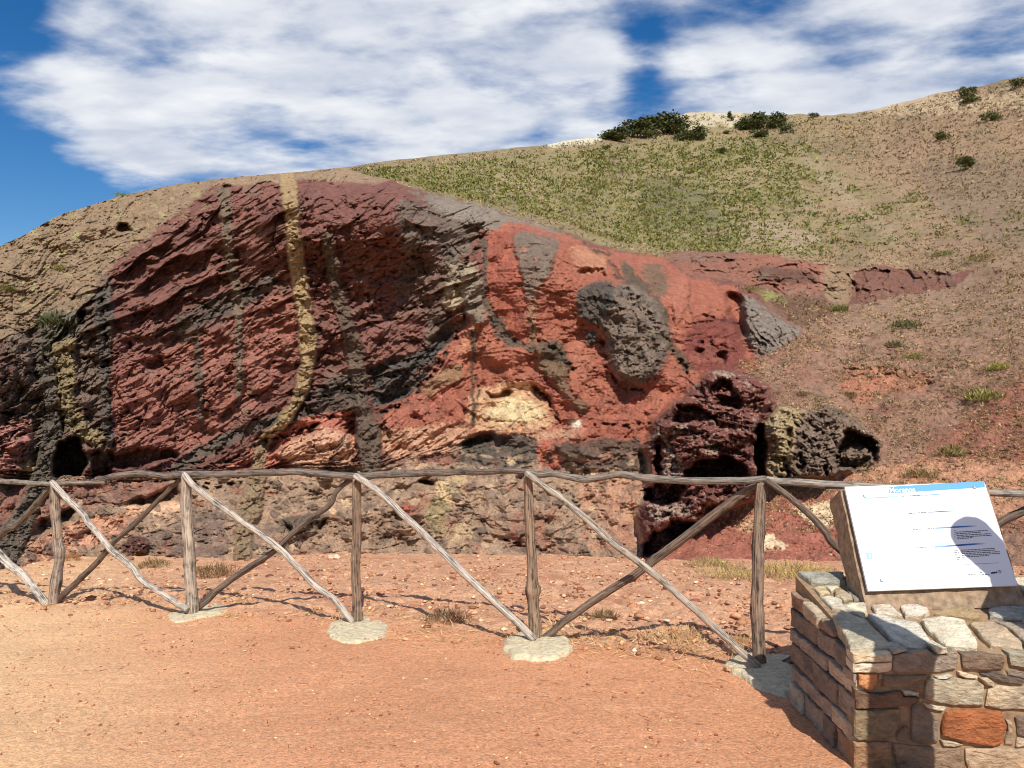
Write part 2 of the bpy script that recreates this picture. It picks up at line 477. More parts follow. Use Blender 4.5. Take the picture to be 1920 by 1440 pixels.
def tps(P, val, Q, smooth=2e-3):
    def phi(r2): return np.where(r2 > 0, 0.5 * r2 * np.log(np.maximum(r2, 1e-12)), 0)
    n = len(P)
    K = phi(((P[:, None] - P[None]) ** 2).sum(-1)) + smooth * np.eye(n)
    A = np.zeros((n + 3, n + 3)); A[:n, :n] = K; A[:n, n] = 1; A[:n, n + 1:] = P; A[n, :n] = 1; A[n + 1:, :n] = P.T
    w = np.linalg.solve(A, np.concatenate([val, np.zeros(3)]))
    out = np.empty(len(Q))
    for i in range(0, len(Q), 20000):
        q = Q[i:i + 20000]
        out[i:i + 20000] = phi(((q[:, None] - P[None]) ** 2).sum(-1)) @ w[:n] + w[n] + q @ w[n + 1:]
    return out


NU, NT = 1320, 570
us = np.concatenate([np.linspace(-520, -74, 40), np.linspace(-70, 1990, 1230), np.linspace(1996, 2640, 50)])
ts = np.linspace(0, 1, NT)
vs0 = np.interp(us, SKY_U, SKY_V)
vs0 = np.convolve(np.pad(vs0, 8, mode='edge'), np.ones(17) / 17, 'valid')
rough_sky = np.interp(us, [-520, 600, 1000, 1280, 1400, 1600, 2100], [3.2, 2.2, 1.5, 5, 3, 3.5, 3.5])
vs0 = vs0 + rough_sky * fbm(us / 38, us * 0 + 3.3, 77, 5, 0.6)
vf0 = np.interp(us, FOOT_U, FOOT_V)
GU = np.repeat(us[None], NT, 0)
GV = vs0[None] + (vf0 - vs0)[None] * ts[:, None]
ct = np.linspace(0, 1, 60)
CU = np.repeat(us[None], 60, 0); CV = vs0[None] + (vf0 - vs0)[None] * ct[:, None]
LD = tps(CTRL[:, :2] / 300.0, np.log(CTRL[:, 2]), np.stack([CU.ravel(), CV.ravel()], 1) / 300.0).reshape(CU.shape)
_k = np.minimum((ts * 59).astype(int), 58); _f = (ts * 59 - _k)[:, None]
_m = lambda i: LD[np.clip(i, 0, 59)]
GD = np.exp(_m(_k) + 0.5 * _f * (_m(_k + 1) - _m(_k - 1) + _f * (2 * _m(_k - 1) - 5 * _m(_k) + 4 * _m(_k + 1) - _m(_k + 2) + _f * (3 * (_m(_k) - _m(_k + 1)) + _m(_k + 2) - _m(_k - 1)))))

# everything below is laid out on the rock face: outlines of the beds, dykes, blocks and hollows
wu = GU + 9 * fbm(GU / 34, GV / 34, 101, 4) + 3.5 * fbm(GU / 9, GV / 9, 105, 2)
wv = GV + 9 * fbm(GU / 34, GV / 34, 111, 4) + 3.5 * fbm(GU / 9, GV / 9, 115, 2)


def P(s):
    return [tuple(float(x) for x in t.split(',')) for t in s.split()]


def mask(s, warp=1.0, bl=0):
    pts = P(s) if isinstance(s, str) else s
    m = in_poly(GU + (wu - GU) * warp, GV + (wv - GV) * warp, pts)
    return blur(m, bl, 2) if bl else m.astype(np.float32)


CREST = "640,305 660,322 740,340 820,366 900,386 960,405 1060,436 1150,468 1240,484 1270,474 1330,474 1450,478 1530,494 1600,506 1650,500 1780,512 1830,505 2760,500 2760,50 640,50"
M_HILL = mask(CREST, 0.7)
SLOPE = "1440,560 1500,548 1580,575 1700,552 1790,540 1830,505 2760,500 2760,1200 1560,1060 1200,1060 1215,1045 1300,985 1430,925 1440,905 1560,890 1650,860 1640,825 1590,785 1460,762 1440,720 1370,690 1400,670 1445,665 1505,625"
M_SLOPE = mask(SLOPE, 0.6)
M_CLIFF = np.clip(1 - M_HILL - M_SLOPE, 0, 1)

ZONES = [  # (outline, sRGB colour of the rock in sun, colour edge softness)
    ("-600,400 0,440 230,340 420,320 415,355 380,395 330,430 280,470 215,490 190,530 150,580 90,610 0,640 -600,660", (140, 112, 84), 4),
    ("400,335 560,310 680,310 745,338 700,347 560,336 430,352", (142, 112, 84), 3),
    ("-600,645 0,640 60,610 150,575 205,500 218,600 192,700 210,870 95,890 -600,905", (110, 88, 76), 3),
    ("215,490 400,350 740,345 825,400 832,500 822,600 790,700 700,760 520,800 400,870 240,885 200,840 190,700", (122, 74, 64), 3),
    ("200,700 330,640 450,580 540,560 560,640 540,720 440,790 380,850 240,860 205,800", (146, 86, 72), 8),
    ("430,640 500,560 545,545 560,620 520,680 450,720", (150, 88, 72), 7),
    ("330,590 400,560 520,510 525,530 440,590 350,640 310,655", (92, 76, 68), 6),
    ("310,880 380,830 470,790 540,770 600,720 680,690 690,760 560,790 480,810 400,850 330,890", (94, 78, 68), 3),
    ("-600,780 0,790 68,790 60,830 45,880 0,900 -600,900", (165, 105, 92), 3),
    ("-600,640 0,640 45,660 40,700 0,720 -600,730", (98, 68, 60), 4),
    ("80,580 140,585 150,620 90,660 70,620", (100, 92, 74), 5),
    ("560,345 740,345 830,400 840,560 700,600 600,500", (120, 72, 62), 6),
    ("690,400 760,380 770,430 740,520 700,540", (120, 68, 58), 6),
    ("740,375 830,380 900,385 905,430 870,480 830,570 850,640 790,740 700,760 690,700 790,680 800,600 740,560 760,480", (110, 90, 78), 6),
    ("760,470 830,450 840,560 800,600 740,560", (112, 82, 72), 5),
    ("690,690 800,650 850,590 847,640 790,730 745,755 700,765", (82, 74, 70), 4),
    ("840,500 890,490 900,540 850,590 830,570", (158, 134, 108), 4),
    ("740,340 820,368 900,385 960,405 1060,432 1050,462 990,450 900,430 830,400", (126, 110, 98), 4),
    # the red heart of the vent
    ("905,440 960,415 1060,440 1120,470 1250,480 1290,520 1390,540 1400,640 1430,700 1350,700 1260,780 1230,840 1100,850 1000,830 900,830 720,800 715,770 790,730 850,640 880,600 905,560", (168, 90, 64), 3),
    ("715,775 760,760 830,660 880,600 890,620 860,720 800,770 730,800", (178, 98, 74), 4),
    ("880,600 897,600 892,650 850,680", (190, 118, 84), 4),
    ("1000,690 1060,720 1120,780 1200,800 1180,830 1040,780", (164, 84, 60), 4),
    ("900,440 985,425 1000,560 1020,640 960,640 915,590", (164, 82, 58), 4),
    ("955,430 1050,448 1030,520 1010,530 1000,565 985,560 975,500", (122, 102, 88), 3),
    ("870,530 905,525 915,600 895,615 870,585", (134, 116, 98), 3),
    ("905,590 935,590 965,640 1010,645 1005,665 950,650", (96, 82, 70), 2),
    ("985,560 1003,560 1008,650 996,650", (150, 105, 78), 2),
    ("1000,640 1050,640 1075,680 1060,720 1080,750 1110,760 1090,780 1040,720 1005,690", (122, 94, 68), 3),
    ("1005,640 1045,640 1070,670 1060,690 1020,670", (92, 80, 66), 3),
    ("870,760 895,735 940,715 1000,716 1030,760 1040,800 1000,812 890,812", (204, 150, 106), 6),
    ("904,774 950,742 1000,750 1022,768 1008,792 960,796 915,792", (218, 186, 132), 5),
    ("1062,790 1095,784 1092,803 1070,806", (230, 208, 184), 2),
    ("700,810 870,790 890,820 1000,806 1100,800 1080,822 900,842 740,862 715,840", (194, 138, 104), 5),
    ("420,878 500,820 600,770 660,765 665,860 560,882 440,890", (178, 98, 74), 4),
    ("510,850 600,800 660,815 668,872 560,882", (196, 140, 108), 5),
    ("830,690 870,680 860,715 815,735 800,760 790,730", (150, 110, 74), 3),
    ("1070,455 1135,480 1135,510 1085,515", (186, 120, 84), 5),
    ("1075,600 1100,610 1110,700 1125,760 1100,740 1070,660", (178, 102, 76), 4),
    ("1250,515 1292,520 1282,600 1265,610", (174, 98, 72), 3),
    ("1200,490 1250,498 1250,560 1210,550", (126, 92, 72), 4),
    ("1300,600 1390,590 1400,680 1340,700 1280,690 1280,640", (132, 62, 52), 4),
    ("1160,475 1200,520 1250,580 1262,640 1300,690 1290,700 1250,650 1220,565 1170,532", (96, 78, 62), 2),
    ("1240,474 1330,470 1450,478 1560,500 1560,540 1500,560 1400,530 1290,515", (140, 84, 64), 3),
    ("1400,502 1450,495 1540,515 1530,532 1430,532", (104, 66, 52), 3),
    ("1400,530 1500,560 1560,540 1590,570 1510,620 1440,575", (118, 80, 62), 4),
    ("1430,540 1480,560 1470,572 1420,555", (130, 122, 60), 4),
    ("1590,512 1640,505 1780,515 1780,540 1690,550 1600,572", (118, 74, 58), 2),
    ("1478,255 1500,275 1600,365 1690,445 1672,455 1575,372 1488,285", (150, 126, 92), 4),
    ("1690,300 1960,300 2760,300 2760,480 1900,470 1760,400", (136, 108, 84), 9),
    ("1350,420 1450,410 1560,450 1500,470 1400,455", (156, 130, 100), 6), ("900,310 1000,330 1060,390 1010,390 930,350", (152, 128, 88), 7), ("1200,330 1330,340 1360,420 1250,440 1190,400", (112, 102, 64), 9),
    ("1545,496 1602,503 1594,574 1545,560", (140, 108, 78), 5), ("1240,474 1330,470 1400,474 1380,490 1260,492", (126, 84, 66), 4),
    # right-hand slope
    ("1590,690 1640,688 1750,705 1740,735 1650,742 1600,765 1572,725", (178, 108, 78), 5),
    ("1640,900 1720,860 1800,790 1930,690 2760,640 2760,1000 1900,1000", (156, 94, 72), 8),
    ("1560,905 1640,880 1750,858 1900,870 2760,880 2760,1000 1560,960", (196, 132, 96), 5),
    ("1215,1055 1300,985 1430,928 1570,925 1570,1060", (172, 96, 74), 3),
    ("1422,1004 1446,1000 1464,1012 1482,1032 1420,1032", (232, 198, 156), 2),
    ("1480,950 1560,935 1570,995 1530,985", (232, 196, 152), 3),
    ("1370,985 1430,960 1440,985 1400,1000", (206, 150, 114), 4),
    # foot of the cliff
    ("-600,905 230,892 440,888 720,872 860,868 1000,850 1240,850 1222,1060 -600,1085", (156, 122, 96), 4),
    ("-600,890 100,905 170,900 250,895 330,900 300,930 220,945 130,950 60,1000 0,1060 -600,1090", (140, 88, 72), 4),
    ("860,830 900,815 1000,818 1010,868 940,880 870,868", (84, 74, 66), 3),
    ("1040,832 1200,818 1212,880 1080,882", (98, 72, 60), 4),
    ("1010,820 1040,830 1060,880 1010,880", (170, 82, 54), 3),
    ("820,888 875,888 852,940 838,962 818,950", (188, 154, 106), 5),
    ("800,930 840,940 836,1000 800,1000", (140, 120, 78), 5),
    ("835,985 890,975 890,1010 840,1020", (176, 142, 104), 4),
    ("735,950 785,935 785,965 748,975", (160, 78, 60), 2),
    ("960,960 1020,950 1030,1030 950,1030", (148, 98, 76), 6),
    ("1080,900 1200,890 1205,1040 1100,1030", (178, 124, 92), 6),
    ("230,945 345,938 335,962 240,965", (216, 160, 120), 3),
    ("50,1015 140,975 250,955 232,1000 130,1042 50,1062", (196, 134, 100), 4),
    ("270,1000 420,950 430,1045 280,1045", (126, 98, 84), 7),
    ("38,870 70,855 65,885 40,905", (172, 136, 90), 3),
    # hillside tops
    ("1270,205 1320,195 1390,200 1395,240 1345,236 1300,246 1275,236", (184, 166, 134), 3),
    ("1025,262 1130,240 1130,268 1035,276", (196, 184, 160), 2),
    ("1620,200 1700,180 2760,150 2760,190 1900,200 1700,214 1640,222", (182, 152, 116), 8),
]
BANDS = [  # dykes and intruded blocks: (name, outline, colour, how far they stand proud in metres, round, label)
    ("rock_dyke", "526,322 555,322 560,400 575,520 590,600 593,680 576,740 546,790 510,822 484,820 520,790 550,740 562,690 560,620 545,520 534,430", (156, 124, 80), 0.36, 2, "broad ochre dyke running down the maroon beds"),
    ("rock_dyke", "480,824 512,824 496,880 490,960 470,1000 472,1075 432,1075 446,960 470,880", (140, 112, 80), 0.16, 3, None),
    ("rock_dyke", "406,352 432,352 440,480 456,560 456,740 442,765 440,600 424,500", (112, 90, 72), 0.16, 2, None),
    ("rock_dyke", "361,630 376,630 382,800 371,812", (100, 80, 66), 0.12, 2, None),
    ("rock_dyke", "600,430 625,440 640,540 680,650 692,760 716,810 712,884 680,888 664,800 668,760 640,620 614,520", (98, 78, 64), 0.30, 3, "grey brown dyke widening towards its foot"),
    ("rock_dyke", "884,620 894,620 889,720 892,800 884,802", (84, 66, 52), 0.08, 1, None),
    ("rock_dyke", "903,450 914,446 913,560 932,604 920,600 905,565", (96, 82, 70), 0.08, 1, None),
    ("rock_dyke", "98,640 142,632 140,760 168,800 196,815 190,842 128,806 112,790 104,720", (134, 112, 74), 0.18, 3, "ochre dyke at the far left, ending above the dark hollow"),
    ("rock_dyke", "66,640 96,640 104,720 112,795 118,820 108,880 66,975 26,1060 -30,1068 0,992 46,930 72,850 84,800", (96, 84, 72), 0.20, 3, "dark grey dyke bending down left to the ground"),
    ("rock_dyke", "176,560 206,520 212,600 204,700 214,800 214,838 198,838 192,800 186,700", (90, 78, 70), 0.18, 3, None),
    ("lava_block", "1140,538 1192,533 1226,560 1252,630 1247,682 1212,722 1180,724 1146,692 1136,640 1126,610", (124, 106, 92), 0.8, 5, "large oval grey lava block set in the red rock"),
    ("lava_block", "1080,545 1110,525 1150,528 1150,560 1128,606 1110,612 1080,592", (82, 76, 70), 0.32, 3, "charcoal crumbly lava block beside the large grey one"),
    ("lava_block", "1094,618 1122,624 1122,646 1096,642", (82, 82, 80), 0.15, 2, None),
    ("rock_lump", "518,976 545,966 600,961 616,968 602,985 576,997 550,1001 528,991", (104, 86, 72), 0.40, 3, "dark lump jutting from the brown foot of the rock"),
    ("rock_lump", "228,1020 250,1004 276,1010 278,1030 252,1042 232,1036", (96, 56, 52), 0.40, 3, "maroon lump low on the rock behind the fence"),
    ("rock_slab", "1388,552 1412,562 1440,578 1505,620 1482,642 1440,668 1402,645 1390,600", (122, 108, 98), 0.40, 4, "leaning grey slab at the right end of the red rock"),
]
OUTCROP = "1203,836 1226,812 1222,796 1250,768 1286,744 1300,724 1330,700 1368,688 1404,700 1440,722 1450,752 1430,790 1420,812 1424,860 1414,905 1432,928 1380,948 1300,984 1250,1030 1216,1054 1208,1010 1196,968 1212,935 1210,900 1224,872"
BOULDER = "1428,802 1458,764 1510,772 1560,762 1592,780 1652,828 1650,858 1600,882 1560,896 1500,896 1448,908 1428,862"

SEAMS_AND_SHADE = [  # (line, width, colour, depth in metres)
    ("905,450 912,560 930,600 965,642 1000,655", 8, (90, 70, 54), .12), ("915,430 890,470 862,505 850,545", 7, (78, 62, 54), .25), ("1135,478 1170,535 1215,590 1250,645 1292,702", 12, (92, 74, 58), .30),
    ("872,588 852,640 805,708 762,755 712,775", 8, (74, 62, 56), .35), ("662,764 600,790 540,815 480,835 420,872", 7, (76, 58, 50), .25), ("1008,640 1040,652 1076,690 1064,722 1085,755", 9, (80, 66, 54), .20),
    ("1115,796 1180,798 1240,790", 5, (100, 60, 44), .30), ("62,640 108,700 116,800 104,860", 8, (72, 62, 54), .3), ("192,560 202,700 214,850", 8, (76, 64, 54), .3), ("985,570 1000,640", 6, (110, 84, 64), .1),  # first stroke here is shade under a ledge, painted dark and cut in
    ("1000,722 1030,750 1048,792", 8, None, .35), ("1120,600 1132,650 1140,700 1170,732 1205,730", 7, None, .30), ("888,690 900,740 886,800", 5, (84, 62, 48), .1), ("820,450 850,480 840,530", 6, (96, 82, 72), .2),
    ("740,470 790,490 800,520", 6, (84, 62, 56), .25), ("700,560 760,580 800,575", 6, (84, 62, 56), .25), ("0,720 60,700 70,690", 6, (70, 52, 48), .3), ("0,840 40,800 66,792", 5, (80, 56, 50), .25), ("-20,770 40,775 66,785", 5, (80, 56, 50), .3),
    ("520,925 560,915 612,930", 5, (110, 88, 70), .2), ("360,905 400,915 455,905", 6, (96, 78, 66), .25), ("1150,900 1180,930 1190,980", 5, (120, 90, 70), .2), ("250,905 330,900 420,905", 5, (90, 66, 56), .25), ("935,1010 990,1025 1040,1035", 8, (90, 76, 66), .3),
    ("1295,520 1290,560 1300,620", 5, (110, 62, 48), .2), ("1300,590 1350,600 1385,610", 5, (96, 52, 44), .25), ("1290,640 1340,645 1380,660", 5, (96, 52, 44), .25), ("1080,440 1110,470 1150,480", 7, (90, 70, 56), .2)]


RAISE = [("955,430 1050,448 1030,520 1010,530 1000,565 985,560 975,500", .22), ("870,530 905,525 915,600 895,615 870,585", .25), ("1000,640 1050,640 1075,680 1060,720 1080,750 1110,760 1090,780 1040,720 1005,690", .20),
         ("908,772 960,748 1018,768 1005,788 960,792 920,787", .07), ("860,830 900,815 1000,818 1010,868 940,880 870,868", -.08), ("1040,832 1200,818 1212,880 1080,882", .2), ("840,500 890,490 900,540 850,590 830,570", .3),
         ("905,440 945,425 960,500 965,600 930,600 912,560", -.03), ("1060,440 1075,520 1070,640 1020,640 1010,560 1040,520", -.03), ("740,340 820,368 900,385 900,430 830,410 760,375", .25), ("690,690 800,650 850,590 847,640 790,730 745,755 700,765", -.25),
         ("510,850 600,800 660,815 668,872 560,882", .3), ("-600,790 0,795 62,795 55,830 40,850 -600,850", .35), ("-600,860 0,850 40,855 38,900 -600,900", .3), ("735,950 785,935 785,965 748,975", .15), ("1255,515 1290,520 1280,600 1265,608", .2)]


def stroke(s, wd):
    pts = P(s); a, b = [], []
    for i, (x, y) in enumerate(pts):
        p0 = pts[max(0, i - 1)]; p1 = pts[min(len(pts) - 1, i + 1)]
        dx, dy = p1[0] - p0[0], p1[1] - p0[1]; l = math.hypot(dx, dy)
        w = wd * .5 * (0.55 if i in (0, len(pts) - 1) else 1)
        a.append((x - dy / l * w, y + dx / l * w)); b.append((x + dy / l * w, y - dx / l * w))
    return mask(a + b[::-1], 1.0)


HOLES = [  # hollows: (outline, depth in metres, blur)
    ("104,842 112,826 128,818 150,822 157,846 160,868 154,893 98,896", 1.5, 1), ("168,856 178,846 198,852 204,872 202,892 172,892", .7, 1), ("210,856 250,846 310,842 340,850 262,880 215,876", 0.9, 2), ("200,840 215,845 212,890 200,890", .7, 1),
    ("218,424 232,419 247,426 245,434 222,434", 0.7, 1), ("142,585 157,584 158,606 146,608", 0.8, 1), ("262,680 300,664 308,688 280,690", 0.45, 2),
    ("233,948 287,924 333,912 334,938 300,945", 0.8, 2), ("50,1000 95,966 142,946 136,978 76,1003", 0.7, 2), ("0,900 40,890 68,850 70,880 30,930 0,935", .4, 3),
    ("858,832 890,813 934,811 922,826 880,832", 0.6, 2), ("786,900 812,897 814,908 788,908", 0.6, 1), ("1082,508 1132,506 1134,517 1084,518", 0.6, 1),
    ("1362,548 1392,558 1394,582 1404,628 1388,632 1362,572", 1.1, 2), ("560,344 600,336 640,350 640,362 580,364", 0.5, 2), ("650,800 668,790 668,870 655,866", .4, 1),
    ("416,350 434,350 432,362 418,360", .5, 1), ("520,975 540,985 560,992 612,975 600,990 545,1000", .35, 1), ("300,632 350,620 352,645 305,660", .4, 2), ("1000,720 1030,745 1045,790 1020,770 1005,745", .4, 2),
    ("1300,656 1322,650 1320,662 1304,664", .4, 1), ("1338,668 1362,660 1360,682 1340,686", .4, 1), ("1590,540 1606,520 1612,545 1600,565", .8, 1), ("915,738 955,732 958,742 920,746", .5, 1)]
OUT_HOLES = [("1268,762 1290,757 1313,768 1352,786 1313,793 1262,790", 1.0, 1), ("1328,729 1357,708 1380,735 1396,760 1386,770 1345,762", 0.9, 1), ("1284,882 1317,863 1367,853 1402,876 1404,896 1284,898", 1.5, 1),
             ("1211,915 1240,905 1292,905 1268,940 1225,946 1209,938", 1.3, 1), ("1221,996 1262,978 1304,976 1298,995 1246,1036 1206,1056 1214,1012", 1.6, 1), ("1228,840 1238,838 1242,895 1230,898", 0.9, 1), ("1413,800 1436,800 1436,905 1416,895", 1.6, 1),
             ("1340,925 1370,920 1372,935 1344,938", 0.5, 1), ("1300,820 1326,816 1324,826 1302,828", .4, 1)]
B_HOLES = [("1588,806 1620,815 1648,828 1648,860 1602,878 1566,884 1560,866 1578,830", 1.5, 1), ("1474,800 1486,810 1478,890 1470,900", 0.4, 1), ("1492,860 1500,840 1512,880 1500,892", .5, 1)]


def ledges(theta, period, seed, sharp=2.2, warp=0.32):
    """beds dipping at theta: each swells outwards going down and ends in an undercut"""
    s = GU * math.sin(theta) + GV * math.cos(theta)
    a = GU * math.cos(theta) - GV * math.sin(theta)
    s = s + period * warp * 2.2 * fbm(a / (period * 3.2), s / (period * 1.6), seed, 4)
    k = np.floor(s / period); ph = s / period - k
    gate = sstep(-0.25, 0.35, fbm(a / (period * 2.9) + k * 7.13, k * 3.7 + s * 0.002, seed + 50, 3))
    prof = ph ** sharp * (1 - sstep(0.93, 1.0, ph))
    return prof * gate


SAT = 0.77


def build_rock():
    D = GD.copy()
    px = GD / F                                   # metres to a pixel at that distance
    left = blur(mask("-600,400 560,300 560,900 -600,1090", 0.5), 10)
    maroon = blur(mask("212,492 400,350 750,342 840,400 840,560 800,700 700,765 520,805 400,875 240,890 150,880 130,640", .6), 6)
    dark_l = blur(mask("-600,640 60,610 200,500 215,600 192,700 212,870 95,890 -600,1085", .6), 6)
    tan = blur(mask(ZONES[0][0], .7), 5)
    red = blur(mask([z for z in ZONES if z[0].startswith('905,440 960,415')][0][0], .7), 5)
    foot = blur(mask("-600,905 230,892 440,888 720,872 860,840 1000,830 1240,840 1222,1060 -600,1085", .7), 6)
    cl = blur(M_CLIFF, 3); hill = blur(M_HILL, 6); slope = blur(M_SLOPE, 4)
    # general lumps
    relief = np.zeros_like(D)
    dip = 0.55 - 0.60 * sstep(760, 1080, GU + .25 * (GV - 600)) - .38 * foot * (1 - sstep(760, 1080, GU)) + .12 * fbm(GU / 200, GV / 160, 219, 2)
    ca, sa = np.cos(dip), np.sin(dip)
    RX, RY = (GU - 930) * ca - (GV - 680) * sa, (GU - 930) * sa + (GV - 680) * ca          # along and across the beds
    low_m = maroon * sstep(560, 660, GV - 0.15 * (GU - 300)) * (1 - sstep(540, 600, GU))
    dyke = np.zeros_like(D)
    for nm, s_, c_, pr_, b_, lb_ in BANDS: dyke = np.maximum(dyke, blur(mask(s_, .8), 1))
    wA = cl * (1 - .80 * foot) * (1 - .72 * tan) * (1 - .72 * red) * (1 - .40 * low_m) * (1 - .25 * maroon) * (1 - .72 * dyke)
    relief += cl * (0.62 * fbm(GU / 130, GV / 110, 201, 3) + 0.24 * fbm(GU / 42, GV / 36, 205, 2))
    relief += wA * (0.16 * (1 - .8 * red) * ledges(math.radians(30), 27, 213, 1.8, .8) + 0.25 * facets(RX / 92, RY / 27, 221) + 0.15 * facets(RX / 44, RY / 12, 223) + 0.08 * facets(RX / 18, RY / 5.5, 225) + .035 * facets(GU / 5, GV / 3.6, 227))
    wx, wy = GU + 7 * fbm(GU / 30, GV / 30, 231, 2), GV + 7 * fbm(GU / 30, GV / 30, 232, 2)
    for sc_, sd_, dp_ in ((74, 233, .16), (38, 236, .09)):
        f1, f2, _c = worley((wx * ca - wy * sa) / sc_, (wx * sa + wy * ca) / (sc_ * .55), sd_)
        relief -= dp_ * cl * (1 - .6 * tan) * (1 - .72 * red) * (1 - .5 * foot) * (1 - sstep(0.0, .055, f2 - f1)) * sstep(.02, .25, fbm(GU / 70, GV / 60, sd_ + 1, 2))
    relief += (cl - wA) * (1 - .5 * red) * (0.10 * np.abs(fbm(GU / 21, GV / 15, 208, 3)) + .06 * fbm(GU / 9, GV / 6, 209, 3))
    # beds
    L1 = ledges(math.radians(27), 46, 301); L2 = ledges(math.radians(24), 21, 303, 1.6); L3 = ledges(math.radians(33), 74, 305, 2.6); L0 = ledges(math.radians(32), 10, 306, 1.5)
    up = 1 - sstep(560, 760, GV - 0.15 * (GU - 300))
    hol = blur(mask('212,492 300,440 400,352 530,350 530,420 470,480 350,560 215,610', .6), 8)
    lw = maroon * (1 - sstep(520, 570, GU))
    relief += lw * (up * (0.40 * L1 * (1 + 1.1 * hol) + 0.24 * L2 + .12 * L0) + (1 - up) * (0.22 * L3 + 0.10 * L2 + 0.12 * L1 + .14 * L0))
    relief += dark_l * (0.18 * L1 + 0.12 * L2 + 0.22 * (ridged(GU / 26, GV / 60, 307, 3) - .5))
    rw = maroon * sstep(520, 570, GU)
    L4 = ledges(math.radians(6), 34, 311, 1.8, 0.6); L5 = ledges(math.radians(-14), 17, 313, 1.5, 0.6)
    relief += rw * (0.30 * L4 + 0.16 * L5 + 0.16 * ridged(GU / 24, GV / 42, 315, 3))
    relief += tan * (0.05 * ledges(math.radians(22), 11, 321, 1.6, 0.7) + 0.05 * ledges(math.radians(20), 27, 323, 2.0, 0.7) + .05 * fbm(GU / 5, GV / 3.4, 325, 2))
    L6 = ledges(math.radians(-42), 70, 331, 1.5, 1.0); L7 = ledges(math.radians(40), 30, 333, 1.5, 1.0)
    relief += red * (0.22 * L6 * sstep(-.1, .5, fbm(GU / 80, GV / 80, 335, 2)) + 0.07 * L7 + 0.13 * (ridged((GU + .45 * GV) / 70, (GV - .4 * GU) / 150, 337, 3) - .5) * 2 + .035 * fbm(GU / 6, GV / 5, 338, 2))
    f1, f2, cid = worley(GU / 17 + .4 * fbm(GU / 20, GV / 20, 341, 2), GV / 13, 343)
    cob = sstep(0.0, 0.30, f2 - f1)
    relief += 0.45 * foot * (0.16 * cob * (cid > 0.86) + 0.14 * ridged(GU / 46, GV / 30, 347, 4) + .03 * fbm(GU / 6, GV / 5, 348, 2) + 0.24 * ledges(math.radians(10), 44, 349, 2.2, .9))
    # pocks
    pk = sstep(0.32, 0.55, fbm(GU / 17, GV / 9, 351, 2)) * cl * (0.25 + 0.75 * maroon) * sstep(-.1, .25, fbm(GU / 90, GV / 70, 352, 2))
    relief -= 0.26 * pk * (1 - tan * 0.45)
    pk2 = sstep(0.34, 0.5, fbm(GU / 8, GV / 4.5, 355, 2)) * cl * sstep(-.05, .35, fbm(GU / 60, GV / 50, 356, 2))
    relief -= 0.09 * pk2
    D -= relief
    # slope and hill roughness in step with distance
    D -= slope * px * (7 * fbm(GU / 70, GV / 34, 401, 4) + 20 * (ridged((GU + 1.1 * GV) / 90, (GV - .5 * GU) / 240, 404, 3) - .5) + 9.0 * np.abs(fbm(GU / 24, GV / 12, 403, 3)) * 1.6 + 3.0 * fbm(GU / 5.5, GV / 3.4, 405, 2))
    gul = ridged((GU + 0.9 * (GV - 300)) / 120, (GV) / 500, 411, 3)
    D -= hill * px * (26 * (gul - .5) * sstep(0.0, 0.25, ts[:, None]) + 5 * fbm(GU / 34, GV / 16, 413, 4) + 3.5 * fbm(GU / 9, GV / 4, 415, 3))
    # colours
    C = np.empty(D.shape + (3,), np.float32); C[:] = lin((122, 74, 62))
    C[M_SLOPE > .5] = lin((158, 112, 88)); C[M_HILL > .5] = lin((142, 120, 80))

    EDGE = 0.55 * fbm(GU / 6, GV / 5, 561, 3) + .45 * fbm(GU / 17, GV / 13, 563, 3)

    def paint(m, col, amt=1.0):
        nonlocal C
        C += (np.asarray(lin(col), np.float32) - C) * (m * amt)[..., None]
    right = sstep(1450, 1750, GU + 0.6 * (GV - 250)) * M_HILL
    paint(right, (150, 116, 86))
    gm = blur(mask('640,322 900,302 1110,282 1300,262 1480,258 1620,330 1760,400 1700,450 1560,482 1250,474 1150,456 1000,404 850,370 740,340', .8), 10)
    paint(gm * M_HILL * sstep(-.5, .4, fbm(GU / 70, GV / 34, 506, 4)), (130, 120, 70), .6)
    paint(sstep(0.05, 0.5, fbm(GU / 120, GV / 60, 501, 4)) * M_HILL, (124, 104, 72), .7)
    paint(sstep(-0.1, 0.4, fbm(GU / 90, GV / 40, 505, 4)) * M_SLOPE, (142, 90, 72), .75)
    paint(sstep(0.1, 0.5, fbm(GU / 40, GV / 24, 507, 4)) * M_SLOPE, (126, 100, 78), .7)
    paint(sstep(720, 560, GV) * M_SLOPE * (GU > 1560), (152, 122, 94), .5)
    for s, c, b in ZONES:
        m = mask(s, 1.0, b + 2)
        paint(sstep(.28, .72, m + EDGE * 3.6 * m * (1 - m)), c)
    # bedding tints and mineral mottling
    sB = GU * math.sin(0.47) + GV * math.cos(0.47)
    bt = fbm((GU - GV) / 260, sB / 14 + .5 * fbm(GU / 60, GV / 60, 511, 2), 513, 4)
    paint(sstep(0.05, 0.5, bt) * maroon, (140, 84, 74), .65); paint(sstep(-0.1, -0.5, bt) * maroon, (98, 62, 56), .5)
    mo = fbm(GU / 30, GV / 30, 521, 5, 0.6)
    paint(sstep(0.05, 0.5, mo) * red, (184, 106, 78), .5); paint(sstep(-.08, -.5, mo) * red, (158, 84, 62), .4)
    paint(sstep(0.12, 0.5, fbm(GU / 55, GV / 38, 525, 5, .6)) * cl * (1 - tan) * (1 - red * .6), (128, 106, 88), .5)
    paint(sstep(0.0, 0.5, fbm(GU / 22, GV / 18, 531, 4)) * foot, (172, 130, 100), .6); paint(sstep(0.0, -0.5, fbm(GU / 26, GV / 20, 535, 4)) * foot, (108, 88, 76), .8)
    paint(sstep(0.1, 0.5, fbm(GU / 48, GV / 30, 537, 4)) * foot, (150, 86, 62), .55)
